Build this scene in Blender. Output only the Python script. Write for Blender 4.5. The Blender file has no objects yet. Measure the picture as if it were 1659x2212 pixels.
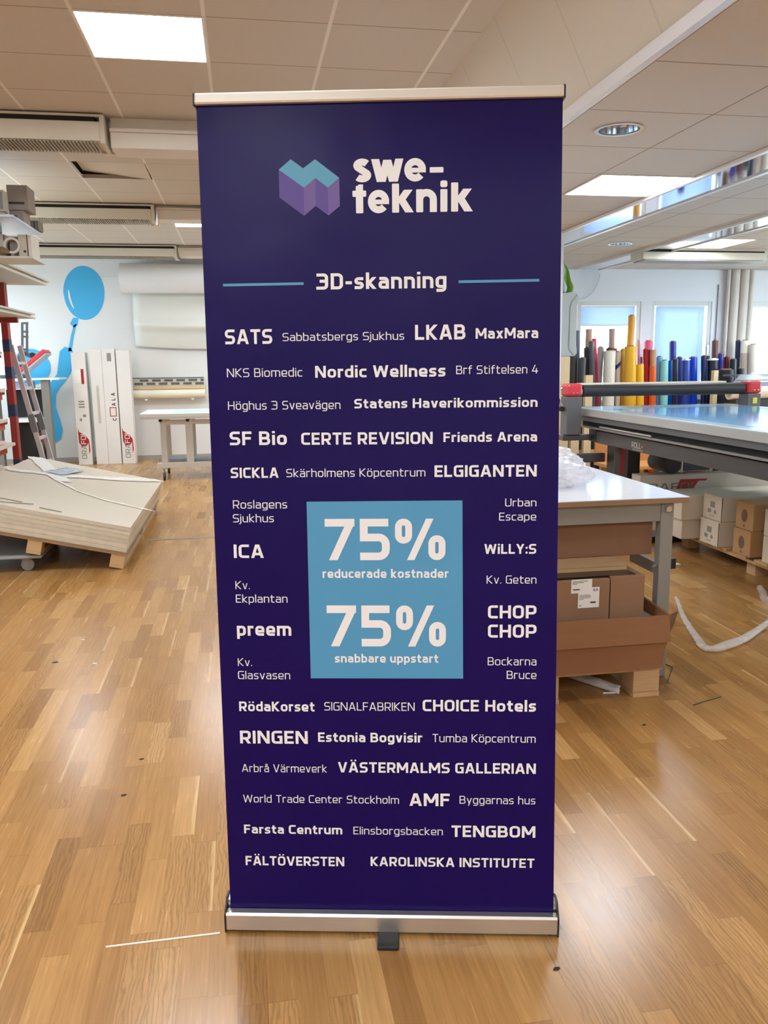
import bpy, bmesh, math, random
from mathutils import Vector, Matrix, noise

# ------------------------------------------------------------------ scene, camera, world, exposure
scene = bpy.context.scene
COL = scene.collection
random.seed(7)

CAM_H = 1.49
YAW, PITCH, ROLL = 0.16725, 0.18145, -0.010698
cp, sp, cyw, syw = math.cos(PITCH), math.sin(PITCH), math.cos(YAW), math.sin(YAW)
fwd = Vector((syw * cp, cyw * cp, -sp))
right = Vector((cyw, -syw, 0))
up = right.cross(fwd)
r2 = right * math.cos(ROLL) + up * math.sin(ROLL)
u2 = up * math.cos(ROLL) - right * math.sin(ROLL)
cam_data = bpy.data.cameras.new('camera')
cam_data.sensor_fit = 'HORIZONTAL'
cam_data.sensor_width = 36.0
cam_data.lens = 1769.05 * 36.0 / 1659.0
cam_data.clip_start, cam_data.clip_end = 0.05, 100
cam = bpy.data.objects.new('camera', cam_data)
COL.objects.link(cam)
rot = Matrix((r2, u2, -fwd)).transposed()
cam.matrix_world = Matrix.Translation((0, 0, CAM_H)) @ rot.to_4x4()
scene.camera = cam

scene.view_settings.view_transform = 'Standard'
scene.view_settings.look = 'None'
scene.view_settings.gamma = 1.0
scene.view_settings.use_curve_mapping = False
scene.view_settings.exposure = 1.0
PANEL_LIGHT = 19.0
SKY_LIGHT = 7.0
scene.cycles.max_bounces = 10
scene.cycles.diffuse_bounces = 6
scene.cycles.transparent_max_bounces = 24
scene.cycles.sample_clamp_indirect = 8.0
scene.cycles.caustics_reflective = False
scene.cycles.caustics_refractive = False

world = bpy.data.worlds.new('daylight')
scene.world = world
world.use_nodes = True
bg = world.node_tree.nodes['Background']
bg.inputs[0].default_value = (0.74, 0.88, 1.0, 1)
bg.inputs[1].default_value = SKY_LIGHT


# ------------------------------------------------------------------ materials
def lin(c):
    c = c / 255.0
    return c / 12.92 if c <= 0.04045 else ((c + 0.055) / 1.055) ** 2.4


def rgb(c):
    return (lin(c[0]), lin(c[1]), lin(c[2]), 1.0)


MATS = {}


def M(name, c, rough=0.5, metal=0.0, var=0.06, scale=6.0, bump=0.0, bscale=80.0, spec=0.5, stretch=None):
    """Plain surface with a little procedural unevenness in colour and gloss."""
    if name in MATS:
        return MATS[name]
    m = bpy.data.materials.new(name)
    m.use_nodes = True
    nt = m.node_tree
    b = nt.nodes['Principled BSDF']
    tc = nt.nodes.new('ShaderNodeTexCoord')
    src = tc.outputs['Object']
    if stretch:
        mp = nt.nodes.new('ShaderNodeMapping')
        mp.inputs['Scale'].default_value = stretch
        nt.links.new(src, mp.inputs[0])
        src = mp.outputs[0]
    nz = nt.nodes.new('ShaderNodeTexNoise')
    nz.inputs['Scale'].default_value = scale
    nz.inputs['Detail'].default_value = 4
    nt.links.new(src, nz.inputs['Vector'])
    mix = nt.nodes.new('ShaderNodeMix')
    mix.data_type = 'RGBA'
    base = rgb(c)
    mix.inputs[6].default_value = tuple(v * (1 - var) for v in base[:3]) + (1,)
    mix.inputs[7].default_value = tuple(min(1, v * (1 + var)) for v in base[:3]) + (1,)
    nt.links.new(nz.outputs[0], mix.inputs[0])
    nt.links.new(mix.outputs[2], b.inputs['Base Color'])
    b.inputs['Roughness'].default_value = rough
    b.inputs['Metallic'].default_value = metal
    b.inputs['Specular IOR Level'].default_value = spec
    if bump:
        nb = nt.nodes.new('ShaderNodeTexNoise')
        nb.inputs['Scale'].default_value = bscale
        nb.inputs['Detail'].default_value = 3
        nt.links.new(src, nb.inputs['Vector'])
        bp = nt.nodes.new('ShaderNodeBump')
        bp.inputs['Strength'].default_value = bump
        bp.inputs['Distance'].default_value = 0.01
        nt.links.new(nb.outputs[0], bp.inputs['Height'])
        nt.links.new(bp.outputs[0], b.inputs['Normal'])
    MATS[name] = m
    return m


def emit(name, c, strength):
    m = bpy.data.materials.new(name)
    m.use_nodes = True
    nt = m.node_tree
    nt.nodes.clear()
    o = nt.nodes.new('ShaderNodeOutputMaterial')
    e = nt.nodes.new('ShaderNodeEmission')
    tc = nt.nodes.new('ShaderNodeTexCoord')
    nz = nt.nodes.new('ShaderNodeTexNoise')
    nz.inputs['Scale'].default_value = 2.0
    nt.links.new(tc.outputs['Object'], nz.inputs['Vector'])
    mr = nt.nodes.new('ShaderNodeMapRange')
    mr.inputs[3].default_value = strength * 0.97
    mr.inputs[4].default_value = strength * 1.03
    nt.links.new(nz.outputs[0], mr.inputs[0])
    nt.links.new(mr.outputs[0], e.inputs[1])
    e.inputs[0].default_value = rgb(c)
    nt.links.new(e.outputs[0], o.inputs[0])
    return m


def clear(name, tint, alpha, rough=0.15, bump=0.4, bscale=30.0):
    """Thin clear film or glass: mostly see-through with a glossy surface."""
    m = bpy.data.materials.new(name)
    m.use_nodes = True
    nt = m.node_tree
    nt.nodes.clear()
    o = nt.nodes.new('ShaderNodeOutputMaterial')
    tr = nt.nodes.new('ShaderNodeBsdfTransparent')
    tr.inputs[0].default_value = rgb(tint)
    p = nt.nodes.new('ShaderNodeBsdfPrincipled')
    p.inputs['Base Color'].default_value = rgb(tint)
    p.inputs['Roughness'].default_value = rough
    mx = nt.nodes.new('ShaderNodeMixShader')
    tc = nt.nodes.new('ShaderNodeTexCoord')
    nz = nt.nodes.new('ShaderNodeTexNoise')
    nz.inputs['Scale'].default_value = bscale
    nz.inputs['Detail'].default_value = 3
    nt.links.new(tc.outputs['Object'], nz.inputs['Vector'])
    bp = nt.nodes.new('ShaderNodeBump')
    bp.inputs['Strength'].default_value = bump
    bp.inputs['Distance'].default_value = 0.01
    nt.links.new(nz.outputs[0], bp.inputs['Height'])
    nt.links.new(bp.outputs[0], p.inputs['Normal'])
    mr = nt.nodes.new('ShaderNodeMapRange')
    mr.inputs[3].default_value = max(0, alpha - 0.12)
    mr.inputs[4].default_value = min(1, alpha + 0.12)
    nt.links.new(nz.outputs[0], mr.inputs[0])
    nt.links.new(mr.outputs[0], mx.inputs[0])
    nt.links.new(tr.outputs[0], mx.inputs[1])
    nt.links.new(p.outputs[0], mx.inputs[2])
    nt.links.new(mx.outputs[0], o.inputs[0])
    return m


class NT:
    """Small helper for writing node graphs."""
    def __init__(s, name):
        s.m = bpy.data.materials.new(name)
        s.m.use_nodes = True
        s.t = s.m.node_tree
        s.b = s.t.nodes['Principled BSDF']

    def n(s, kind, **kw):
        k = s.t.nodes.new('ShaderNode' + kind)
        for a, v in kw.items():
            setattr(k, a, v)
        return k

    def link(s, a, b):
        s.t.links.new(a, b)

    def val(s, x, sock):
        if isinstance(x, (int, float)):
            sock.default_value = x
        else:
            s.link(x, sock)

    def math(s, op, a, b=0.0, c=0.0):
        k = s.n('Math', operation=op)
        s.val(a, k.inputs[0])
        s.val(b, k.inputs[1])
        s.val(c, k.inputs[2])
        return k.outputs[0]

    def mixc(s, f, a, b, blend='MIX'):
        k = s.n('Mix', data_type='RGBA', blend_type=blend)
        s.val(f, k.inputs[0])
        for x, i in ((a, 6), (b, 7)):
            if isinstance(x, tuple):
                k.inputs[i].default_value = x
            else:
                s.link(x, k.inputs[i])
        return k.outputs[2]

    def xyz(s, x, y, z):
        k = s.n('CombineXYZ')
        s.val(x, k.inputs[0])
        s.val(y, k.inputs[1])
        s.val(z, k.inputs[2])
        return k.outputs[0]


def parquet():
    g = NT('oak_parquet')
    tc = g.n('TexCoord')
    sx = g.n('SeparateXYZ')
    g.link(tc.outputs['Object'], sx.inputs[0])
    x, y = sx.outputs[0], sx.outputs[1]
    u = g.math('DIVIDE', x, 0.071)
    strip = g.math('FLOOR', u)
    w1 = g.n('TexWhiteNoise', noise_dimensions='1D')
    g.link(strip, w1.inputs['W'])
    off = g.math('MULTIPLY', w1.outputs[0], 7.0)
    v0 = g.math('ADD', y, off)
    # uneven block lengths: warp the lengthwise coordinate by a slow noise
    nz0 = g.n('TexNoise', noise_dimensions='2D')
    nz0.inputs['Scale'].default_value = 1.3
    g.link(g.xyz(v0, g.math('MULTIPLY', strip, 3.7), 0), nz0.inputs['Vector'])
    v = g.math('DIVIDE', g.math('ADD', v0, g.math('MULTIPLY', nz0.outputs[0], 0.5)), 0.43)
    cell = g.math('FLOOR', v)
    wn = g.n('TexWhiteNoise', noise_dimensions='2D')
    g.link(g.xyz(strip, cell, 0), wn.inputs['Vector'])
    rnd = wn.outputs[0]
    sc_ = g.n('SeparateColor')
    g.link(wn.outputs[1], sc_.inputs[0])
    rnd2, rnd3 = sc_.outputs[1], sc_.outputs[2]
    ramp = g.n('ValToRGB')
    cr = ramp.color_ramp
    cr.interpolation = 'LINEAR'
    cols = [(0.0, (152, 108, 58)), (0.12, (165, 119, 66)), (0.5, (175, 128, 73)), (0.88, (183, 136, 80)), (1.0, (197, 151, 94))]
    cr.elements[0].position, cr.elements[0].color = cols[0][0], rgb(cols[0][1])
    cr.elements[1].position, cr.elements[1].color = cols[-1][0], rgb(cols[-1][1])
    for p, c in cols[1:-1]:
        e = cr.elements.new(p)
        e.color = rgb(c)
    g.link(rnd, ramp.inputs[0])
    # fine lengthwise grain, different in each block
    nz = g.n('TexNoise')
    nz.inputs['Scale'].default_value = 1.0
    nz.inputs['Detail'].default_value = 5
    nz.inputs['Roughness'].default_value = 0.65
    g.link(g.xyz(g.math('ADD', g.math('MULTIPLY', x, 130), g.math('MULTIPLY', rnd2, 90)), g.math('MULTIPLY', y, 5.0), g.math('MULTIPLY', rnd, 40)), nz.inputs['Vector'])
    gr = g.n('MapRange')
    gr.inputs[1].default_value, gr.inputs[2].default_value = 0.3, 0.7
    gr.inputs[3].default_value, gr.inputs[4].default_value = 0.80, 1.11
    g.link(nz.outputs[0], gr.inputs[0])
    c1 = g.mixc(1.0, ramp.outputs[0], g.xyz(gr.outputs[0], gr.outputs[0], gr.outputs[0]), 'MULTIPLY')
    # swirling cathedral figure in some blocks
    wv = g.n('TexWave', wave_type='BANDS', bands_direction='X')
    wv.inputs['Scale'].default_value = 1.0
    wv.inputs['Distortion'].default_value = 11.0
    wv.inputs['Detail'].default_value = 3
    wv.inputs['Detail Scale'].default_value = 1.2
    g.link(g.xyz(g.math('ADD', g.math('MULTIPLY', x, 26), g.math('MULTIPLY', rnd3, 50)), g.math('MULTIPLY', y, 6), g.math('MULTIPLY', rnd2, 20)), wv.inputs['Vector'])
    line = g.math('POWER', wv.outputs[1], 3.0)
    fig = g.math('MULTIPLY', g.math('GREATER_THAN', rnd3, 0.74), 0.42)
    c2 = g.mixc(g.math('MULTIPLY', line, fig), c1, rgb((104, 76, 46)))
    # pale sapwood streak at the edge of some strips
    fx = g.math('FRACT', u)
    fxn = g.math('ADD', fx, g.math('MULTIPLY', g.math('SUBTRACT', nz.outputs[0], 0.5), 0.55))
    sm = g.n('MapRange')
    sm.inputs[1].default_value, sm.inputs[2].default_value = 0.78, 0.96
    g.link(fxn, sm.inputs[0])
    sap = g.math('MULTIPLY', g.math('GREATER_THAN', rnd2, 0.87), sm.outputs[0])
    c3 = g.mixc(g.math('MULTIPLY', sap, 0.5), c2, rgb((236, 200, 142)))
    # joints
    e1 = g.math('LESS_THAN', g.math('ABSOLUTE', g.math('SUBTRACT', fx, 0.5)), 0.488)
    fv = g.math('FRACT', v)
    e2 = g.math('LESS_THAN', g.math('ABSOLUTE', g.math('SUBTRACT', fv, 0.5)), 0.496)
    seam = g.math('SUBTRACT', 1.0, g.math('MULTIPLY', e1, e2))
    c4 = g.mixc(g.math('MULTIPLY', seam, 0.22), c3, rgb((92, 62, 34)))
    # worn greyish patches
    n3 = g.n('TexNoise')
    n3.inputs['Scale'].default_value = 0.9
    n3.inputs['Detail'].default_value = 4
    g.link(tc.outputs['Object'], n3.inputs['Vector'])
    wr = g.n('MapRange')
    wr.inputs[1].default_value, wr.inputs[2].default_value = 0.5, 0.75
    wr.inputs[3].default_value, wr.inputs[4].default_value = 0.0, 0.22
    g.link(n3.outputs[0], wr.inputs[0])
    c5 = g.mixc(wr.outputs[0], c4, rgb((170, 140, 100)))
    g.link(c5, g.b.inputs['Base Color'])
    rr = g.n('MapRange')
    rr.inputs[3].default_value, rr.inputs[4].default_value = 0.20, 0.31
    g.link(nz.outputs[0], rr.inputs[0])
    g.link(rr.outputs[0], g.b.inputs['Roughness'])
    g.b.inputs['Specular IOR Level'].default_value = 0.5
    bp = g.n('Bump')
    bp.inputs['Strength'].default_value = 0.06
    bp.inputs['Distance'].default_value = 0.002
    g.link(n3.outputs[0], bp.inputs['Height'])
    g.link(bp.outputs[0], g.b.inputs['Normal'])
    return g.m


def tiles(name, base, x0, y0, wx, wy, dark, light, xlines=True):
    """Suspended ceiling tiles: base colour, thin joints every 0.6 m."""
    g = NT(name)
    tc = g.n('TexCoord')
    sx = g.n('SeparateXYZ')
    g.link(tc.outputs['Object'], sx.inputs[0])

    def mask(c, o, w):
        f = g.math('FRACT', g.math('ADD', g.math('DIVIDE', g.math('SUBTRACT', c, o), 0.6), 100.5))
        return g.math('LESS_THAN', g.math('ABSOLUTE', g.math('SUBTRACT', f, 0.5)), w / 0.6 / 2)
    nz = g.n('TexNoise')
    nz.inputs['Scale'].default_value = 60
    nz.inputs['Detail'].default_value = 3
    g.link(tc.outputs['Object'], nz.inputs['Vector'])
    n2 = g.n('TexNoise')
    n2.inputs['Scale'].default_value = 0.7
    g.link(tc.outputs['Object'], n2.inputs['Vector'])
    b = rgb(base)
    c = g.mixc(g.math('ADD', g.math('MULTIPLY', nz.outputs[0], 0.5), g.math('MULTIPLY', n2.outputs[0], 0.5)),
               tuple(k * 0.94 for k in b[:3]) + (1,), tuple(min(1, k * 1.05) for k in b[:3]) + (1,))
    my = mask(sx.outputs[1], y0, wy)
    c = g.mixc(my, c, rgb(dark))
    if xlines:
        mx = mask(sx.outputs[0], x0, wx)
        c = g.mixc(mx, c, rgb(light))
    g.link(c, g.b.inputs['Base Color'])
    g.b.inputs['Roughness'].default_value = 0.85
    g.b.inputs['Specular IOR Level'].default_value = 0.2
    return g.m


def translucent(name, c, amount):
    g = NT(name)
    t = g.t
    o = [k for k in t.nodes if k.type == 'OUTPUT_MATERIAL'][0]
    tl = g.n('BsdfTranslucent')
    tl.inputs[0].default_value = rgb(c)
    tc = g.n('TexCoord')
    nz = g.n('TexNoise')
    nz.inputs['Scale'].default_value = 3
    g.link(tc.outputs['Object'], nz.inputs['Vector'])
    cc = g.mixc(nz.outputs[0], rgb(c), tuple(v * 0.93 for v in rgb(c)[:3]) + (1,))
    g.link(cc, g.b.inputs['Base Color'])
    g.b.inputs['Roughness'].default_value = 0.6
    mx = g.n('MixShader')
    mx.inputs[0].default_value = amount
    g.link(g.b.outputs[0], mx.inputs[1])
    g.link(tl.outputs[0], mx.inputs[2])
    g.link(mx.outputs[0], o.inputs[0])
    return g.m


# ------------------------------------------------------------------ mesh building
class MB:
    def __init__(s):
        s.v, s.f, s.mi, s.sm = [], [], [], []

    def add(s, vs, fs, m=0, smooth=False):
        k = len(s.v)
        s.v += [tuple(p) for p in vs]
        s.f += [tuple(i + k for i in f) for f in fs]
        s.mi += [m] * len(fs)
        s.sm += [smooth] * len(fs)
        return s

    def hexa(s, p, m=0):
        """p: 4 bottom corners (ccw from above) then 4 top corners."""
        return s.add(p, [(3, 2, 1, 0), (4, 5, 6, 7), (0, 1, 5, 4), (1, 2, 6, 5), (2, 3, 7, 6), (3, 0, 4, 7)], m)

    def box(s, x0, x1, y0, y1, z0, z1, m=0):
        return s.hexa([(x0, y0, z0), (x1, y0, z0), (x1, y1, z0), (x0, y1, z0), (x0, y0, z1), (x1, y0, z1), (x1, y1, z1), (x0, y1, z1)], m)

    def bar(s, a, b, w, h, m=0, upv=(0, 0, 1)):
        a, b = Vector(a), Vector(b)
        d = (b - a).normalized()
        sd = d.cross(Vector(upv))
        if sd.length < 1e-5:
            sd = d.cross(Vector((1, 0, 0)))
        sd.normalize()
        un = sd.cross(d)
        sd *= w / 2
        un *= h / 2
        p = [a - sd - un, a + sd - un, b + sd - un, b - sd - un, a - sd + un, a + sd + un, b + sd + un, b - sd + un]
        return s.hexa(p, m)

    def cyl(s, a, b, r0, r1=None, n=20, m=0, caps=True, mcap=None):
        r1 = r0 if r1 is None else r1
        a, b = Vector(a), Vector(b)
        d = (b - a).normalized()
        e = d.cross(Vector((0, 0, 1)))
        if e.length < 1e-4:
            e = Vector((1, 0, 0))
        e.normalize()
        g = d.cross(e)
        vs = []
        for c, r in ((a, r0), (b, r1)):
            for i in range(n):
                t = 2 * math.pi * i / n
                vs.append(c + e * (r * math.cos(t)) + g * (r * math.sin(t)))
        s.add(vs, [(i, (i + 1) % n, n + (i + 1) % n, n + i) for i in range(n)], m, True)
        if caps:
            mc = m if mcap is None else mcap
            s.add(vs[:n], [tuple(range(n - 1, -1, -1))], mc)
            s.add(vs[n:], [tuple(range(n))], mc)
        return s

    def pipe(s, a, b, ro, ri, n=20, m=0, mi=None):
        """Hollow tube with visible bore."""
        mi = m if mi is None else mi
        a, b = Vector(a), Vector(b)
        d = (b - a).normalized()
        e = d.cross(Vector((0, 0, 1)))
        if e.length < 1e-4:
            e = Vector((1, 0, 0))
        e.normalize()
        g = d.cross(e)
        ring = lambda c, r: [c + e * (r * math.cos(2 * math.pi * i / n)) + g * (r * math.sin(2 * math.pi * i / n)) for i in range(n)]
        vs = ring(a, ro) + ring(b, ro) + ring(a, ri) + ring(b, ri)
        q = lambda o, p: [(o + i, o + (i + 1) % n, p + (i + 1) % n, p + i) for i in range(n)]
        s.add(vs, q(0, n), m, True)
        s.add(vs, q(3 * n, 2 * n), mi, True)
        s.add(vs, q(2 * n, 0) + q(n, 3 * n), mi)
        return s

    def tube(s, pts, r, n=8, m=0):
        pts = [Vector(p) for p in pts]
        k = len(pts)
        rs = r if isinstance(r, (list, tuple)) else [r] * k
        vs = []
        ref = Vector((0, 0, 1))
        for i, p in enumerate(pts):
            d = (pts[min(i + 1, k - 1)] - pts[max(i - 1, 0)]).normalized()
            e = d.cross(ref)
            if e.length < 1e-3:
                e = d.cross(Vector((0, 1, 0)))
            e.normalize()
            g = d.cross(e)
            for j in range(n):
                t = 2 * math.pi * j / n
                vs.append(p + e * (rs[i] * math.cos(t)) + g * (rs[i] * math.sin(t)))
        fs = [(i * n + j, i * n + (j + 1) % n, (i + 1) * n + (j + 1) % n, (i + 1) * n + j) for i in range(k - 1) for j in range(n)]
        s.add(vs, fs, m, True)
        s.add(vs[:n], [tuple(range(n - 1, -1, -1))], m)
        s.add(vs[-n:], [tuple(range(n))], m)
        return s

    def prism(s, poly, p0, p1, m=0):
        """Extrude a 2-D outline: p0, p1 map (a, b) to a 3-D point on either end."""
        k = len(poly)
        vs = [p0(*q) for q in poly] + [p1(*q) for q in poly]
        s.add(vs, [tuple(range(k - 1, -1, -1)), tuple(range(k, 2 * k))] + [(i, (i + 1) % k, k + (i + 1) % k, k + i) for i in range(k)], m)
        return s

    def grid(s, fn, nu, nv, m=0, smooth=True):
        vs = [fn(i / nu, j / nv) for j in range(nv + 1) for i in range(nu + 1)]
        w = nu + 1
        return s.add(vs, [(j * w + i, j * w + i + 1, (j + 1) * w + i + 1, (j + 1) * w + i) for j in range(nv) for i in range(nu)], m, smooth)

    def obj(s, name, mats, parent=None, bevel=0.0, loc=None, solid=0.0):
        me = bpy.data.meshes.new(name)
        me.from_pydata(s.v, [], s.f)
        mats = mats if isinstance(mats, (list, tuple)) else [mats]
        for m in mats:
            me.materials.append(m)
        me.polygons.foreach_set('material_index', s.mi)
        me.polygons.foreach_set('use_smooth', s.sm)
        me.update()
        bm = bmesh.new()
        bm.from_mesh(me)
        bmesh.ops.recalc_face_normals(bm, faces=bm.faces)
        bm.to_mesh(me)
        bm.free()
        o = bpy.data.objects.new(name, me)
        COL.objects.link(o)
        if parent is not None:
            o.parent = parent
        if loc is not None:
            o.location = loc
        if solid:
            md = o.modifiers.new('thickness', 'SOLIDIFY')
            md.thickness = solid
        if bevel:
            md = o.modifiers.new('edges', 'BEVEL')
            md.width = bevel
            md.segments = 2
            md.limit_method = 'ANGLE'
            md.angle_limit = math.radians(50)
        return o


def thing(name, label, cat, loc=(0, 0, 0), rotz=0.0, group=None):
    o = bpy.data.objects.new(name, None)
    o.empty_display_size = 0.1
    COL.objects.link(o)
    o.location = loc
    o.rotation_euler = (0, 0, rotz)
    o['label'], o['category'] = label, cat
    if group:
        o['group'] = group
    return o


def tag(o, label, cat, group=None, kind=None):
    o['label'], o['category'] = label, cat
    if group:
        o['group'] = group
    if kind:
        o['kind'] = kind
    return o


def struct(o, label=None):
    o['kind'] = 'structure'
    if label:
        o['label'] = label
    o['category'] = o.name.split('_')[0]
    return o


def dup(root, loc, label=None, rotz=None):
    """A copy of a thing with copies of its parts and sub-parts."""
    r = root.copy()
    COL.objects.link(r)
    r.location = loc
    if rotz is not None:
        r.rotation_euler = (0, 0, rotz)
    if label:
        r['label'] = label
    for ch in list(root.children):
        c = ch.copy()
        COL.objects.link(c)
        c.parent = r
        for g in list(ch.children):
            d = g.copy()
            COL.objects.link(d)
            d.parent = c
    return r


# ------------------------------------------------------------------ lettering (a square rounded sans drawn as strokes)
def fillet(pts, closed):
    out = []
    k = len(pts)
    for i, p in enumerate(pts):
        R = p[2] if len(p) > 2 else 0
        if R <= 0 or (not closed and i in (0, k - 1)):
            out.append(Vector((p[0], p[1])))
            continue
        c = Vector((p[0], p[1]))
        a, b = Vector(pts[i - 1][:2]), Vector(pts[(i + 1) % k][:2])
        da, db = (a - c), (b - c)
        R = min(R, da.length * 0.5 if (i - 1 > 0 or closed) else da.length, db.length * 0.5 if ((i + 1) % k not in (0, k - 1) or closed) else db.length)
        da.normalize()
        db.normalize()
        p0, p1 = c + da * R, c + db * R
        ctr = c + da * R + db * R
        n = 6
        for j in range(n + 1):
            t = j / n * math.pi / 2
            out.append(ctr - db * (R * math.cos(t)) - da * (R * math.sin(t)))
    res = []
    for p in out:
        if not res or (p - res[-1]).length > 1e-4:
            res.append(p)
    return res


def ribbon(pts, h, closed=False):
    P = fillet(pts, closed)
    if closed and (P[0] - P[-1]).length < 1e-4:
        P.pop()
    k = len(P)
    L, Rr = [], []
    for i, p in enumerate(P):
        a = P[i - 1] if (i > 0 or closed) else None
        b = P[(i + 1) % k] if (i < k - 1 or closed) else None
        d1 = (p - a).normalized() if a is not None else None
        d2 = (b - p).normalized() if b is not None else None
        d1 = d1 or d2
        d2 = d2 or d1
        n1, n2 = Vector((-d1.y, d1.x)), Vector((-d2.y, d2.x))
        n = n1 + n2
        n.normalize()
        s = h / max(0.35, n.dot(n1))
        L.append(p + n * s)
        Rr.append(p - n * s)
    quads = []
    for i in range(k if closed else k - 1):
        j = (i + 1) % k
        quads.append([L[i], Rr[i], Rr[j], L[j]])
    return quads


def glyph(ch, w, bold):
    """Quads of one character, cap height 1, and its advance width. w: stroke weight."""
    h = w / 2
    Q = []
    X = 0.735
    R = 0.17 if bold else 0.15
    t, b, m = 1 - h, h, 0.5

    def L(*pts, closed=False):
        Q.extend(ribbon(pts, h, closed))

    def D(x0, y0, x1, y1, k=1.0):
        dx, dy = x1 - x0, y1 - y0
        hw = h * k * math.hypot(dx, dy) / abs(dy)
        Q.append([Vector((x0 - hw, y0)), Vector((x0 + hw, y0)), Vector((x1 + hw, y1)), Vector((x1 - hw, y1))])

    def B(x0, y0, x1, y1):
        Q.append([Vector((x0, y0)), Vector((x1, y0)), Vector((x1, y1)), Vector((x0, y1))])

    W = {'b': 0.70, 'l': 0.66}['b' if bold else 'l']
    c = ch
    acc = None
    for full, base in (('Ä', 'A'), ('Ö', 'O'), ('ä', 'a'), ('ö', 'o'), ('å', 'a')):
        if ch == full:
            acc, c = ch, base
    if c == 'A':
        W += 0.10
        D(h * 1.05, 0, W / 2 - h * 0.35, 1)
        D(W - h * 1.05, 0, W / 2 + h * 0.35, 1)
        L((W * 0.2, 0.29), (W * 0.8, 0.29))
    elif c == 'B':
        r = W - h
        L((h, 0), (h, 1))
        L((h, b), (r, b, R), (r, m, R), (h, m))
        L((h, m), (r - 0.04, m, R), (r - 0.04, t, R), (h, t))
    elif c == 'C':
        W -= 0.05
        L((W, t), (h, t, R), (h, b, R), (W, b))
    elif c == 'D':
        L((h, b), (W - h, b, R + .03), (W - h, t, R + .03), (h, t), closed=True)
    elif c in 'EF':
        W -= 0.10
        if c == 'E':
            L((W, t), (h, t), (h, b), (W, b))
        else:
            L((W, t), (h, t), (h, 0))
        L((h, m), (W - 0.05, m))
    elif c == 'G':
        L((W - 0.02, t), (h, t, R), (h, b, R), (W - h, b), (W - h, m + 0.03), (W * 0.55, m + 0.03))
    elif c == 'H':
        W += 0.04
        L((h, 0), (h, 1))
        L((W - h, 0), (W - h, 1))
        L((h, m), (W - h, m))
    elif c == 'I':
        W = w
        L((h, 0), (h, 1))
    elif c == 'K':
        L((h, 0), (h, 1))
        D(w * 0.9, m, W - h * 1.15, 1)
        D(W - h * 1.1, 0, w * 0.9 + 0.02, m + 0.02)
        B(h, m - h, w * 1.2, m + h)
    elif c == 'L':
        W -= 0.13
        L((h, 1), (h, b), (W, b))
    elif c == 'M':
        W += 0.24
        L((h, 0), (h, 1))
        L((W - h, 0), (W - h, 1))
        D(h * 1.2, 1, W / 2, 0.25)
        D(W - h * 1.2, 1, W / 2, 0.25)
    elif c == 'N':
        W += 0.08
        L((h, 0), (h, 1))
        L((W - h, 0), (W - h, 1))
        D(h * 1.2, 1, W - h * 1.2, 0)
    elif c == 'O':
        W += 0.03
        L((h, b, R + .04), (W - h, b, R + .04), (W - h, t, R + .04), (h, t, R + .04), closed=True)
    elif c in 'PR':
        L((h, 0), (h, 1))
        L((h, 0.40), (W - h, 0.40, R), (W - h, t, R), (h, t))
        if c == 'R':
            D(W - h * 1.1, 0, W * 0.52, 0.40)
    elif c == 'S':
        W -= 0.03
        L((W - 0.02, t), (h, t, R), (h, m, R), (W - h, m, R), (W - h, b, R), (0.01, b))
    elif c == 'T':
        W -= 0.04
        L((0, t), (W, t))
        L((W / 2, 0), (W / 2, 1))
    elif c == 'U':
        L((h, 1), (h, b, R), (W - h, b, R), (W - h, 1))
    elif c == 'V':
        W += 0.09
        D(W / 2 - h * 0.3, 0, h * 1.05, 1)
        D(W / 2 + h * 0.3, 0, W - h * 1.05, 1)
    elif c == 'W':
        W += 0.42
        q = W / 4
        D(q, 0, h * 1.05, 1)
        D(q, 0, 2 * q, 0.95)
        D(3 * q, 0, 2 * q, 0.95)
        D(3 * q, 0, W - h * 1.05, 1)
    elif c == 'X':
        W += 0.04
        D(h * 1.1, 0, W - h * 1.1, 1)
        D(W - h * 1.1, 0, h * 1.1, 1)
    elif c == 'Y':
        W += 0.04
        D(W / 2, 0.42, h * 1.05, 1)
        D(W / 2, 0.42, W - h * 1.05, 1)
        L((W / 2, 0), (W / 2, 0.5))
    elif c in '0123456789%':
        if c == '3':
            L((0.02, t), (W - h - 0.02, t, R), (W - h - 0.02, b, R), (0.0, b))
            L((W * 0.28, m + 0.02), (W - h, m + 0.02))
        elif c == '5':
            L((W - 0.03, t), (h, t), (h, 0.55), (W - h, 0.55, R), (W - h, b, R), (0.0, b))
        elif c == '7':
            L((0, t), (W, t))
            D(W * 0.27, 0, W - h * 1.1, 1 - w * 0.6)
        elif c == '4':
            D(h * 1.1, 0.3, W * 0.52, 1)
            L((0, 0.27), (W, 0.27))
            L((W * 0.72, 0), (W * 0.72, 0.62))
        elif c == '%':
            W = 1.18
            p = 0.40
            k = h * 0.86
            for ox, oy in ((0, 0.40), (W - p, 0)):
                Q.extend(ribbon([(ox + k, oy + k, .12), (ox + p - k, oy + k, .12), (ox + p - k, oy + 0.6 - k, .12), (ox + k, oy + 0.6 - k, .12)], k, True))
            D(W * 0.31, 0, W * 0.69, 1, 0.86)
    else:
        x = X - h
        V = W - 0.09
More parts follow.
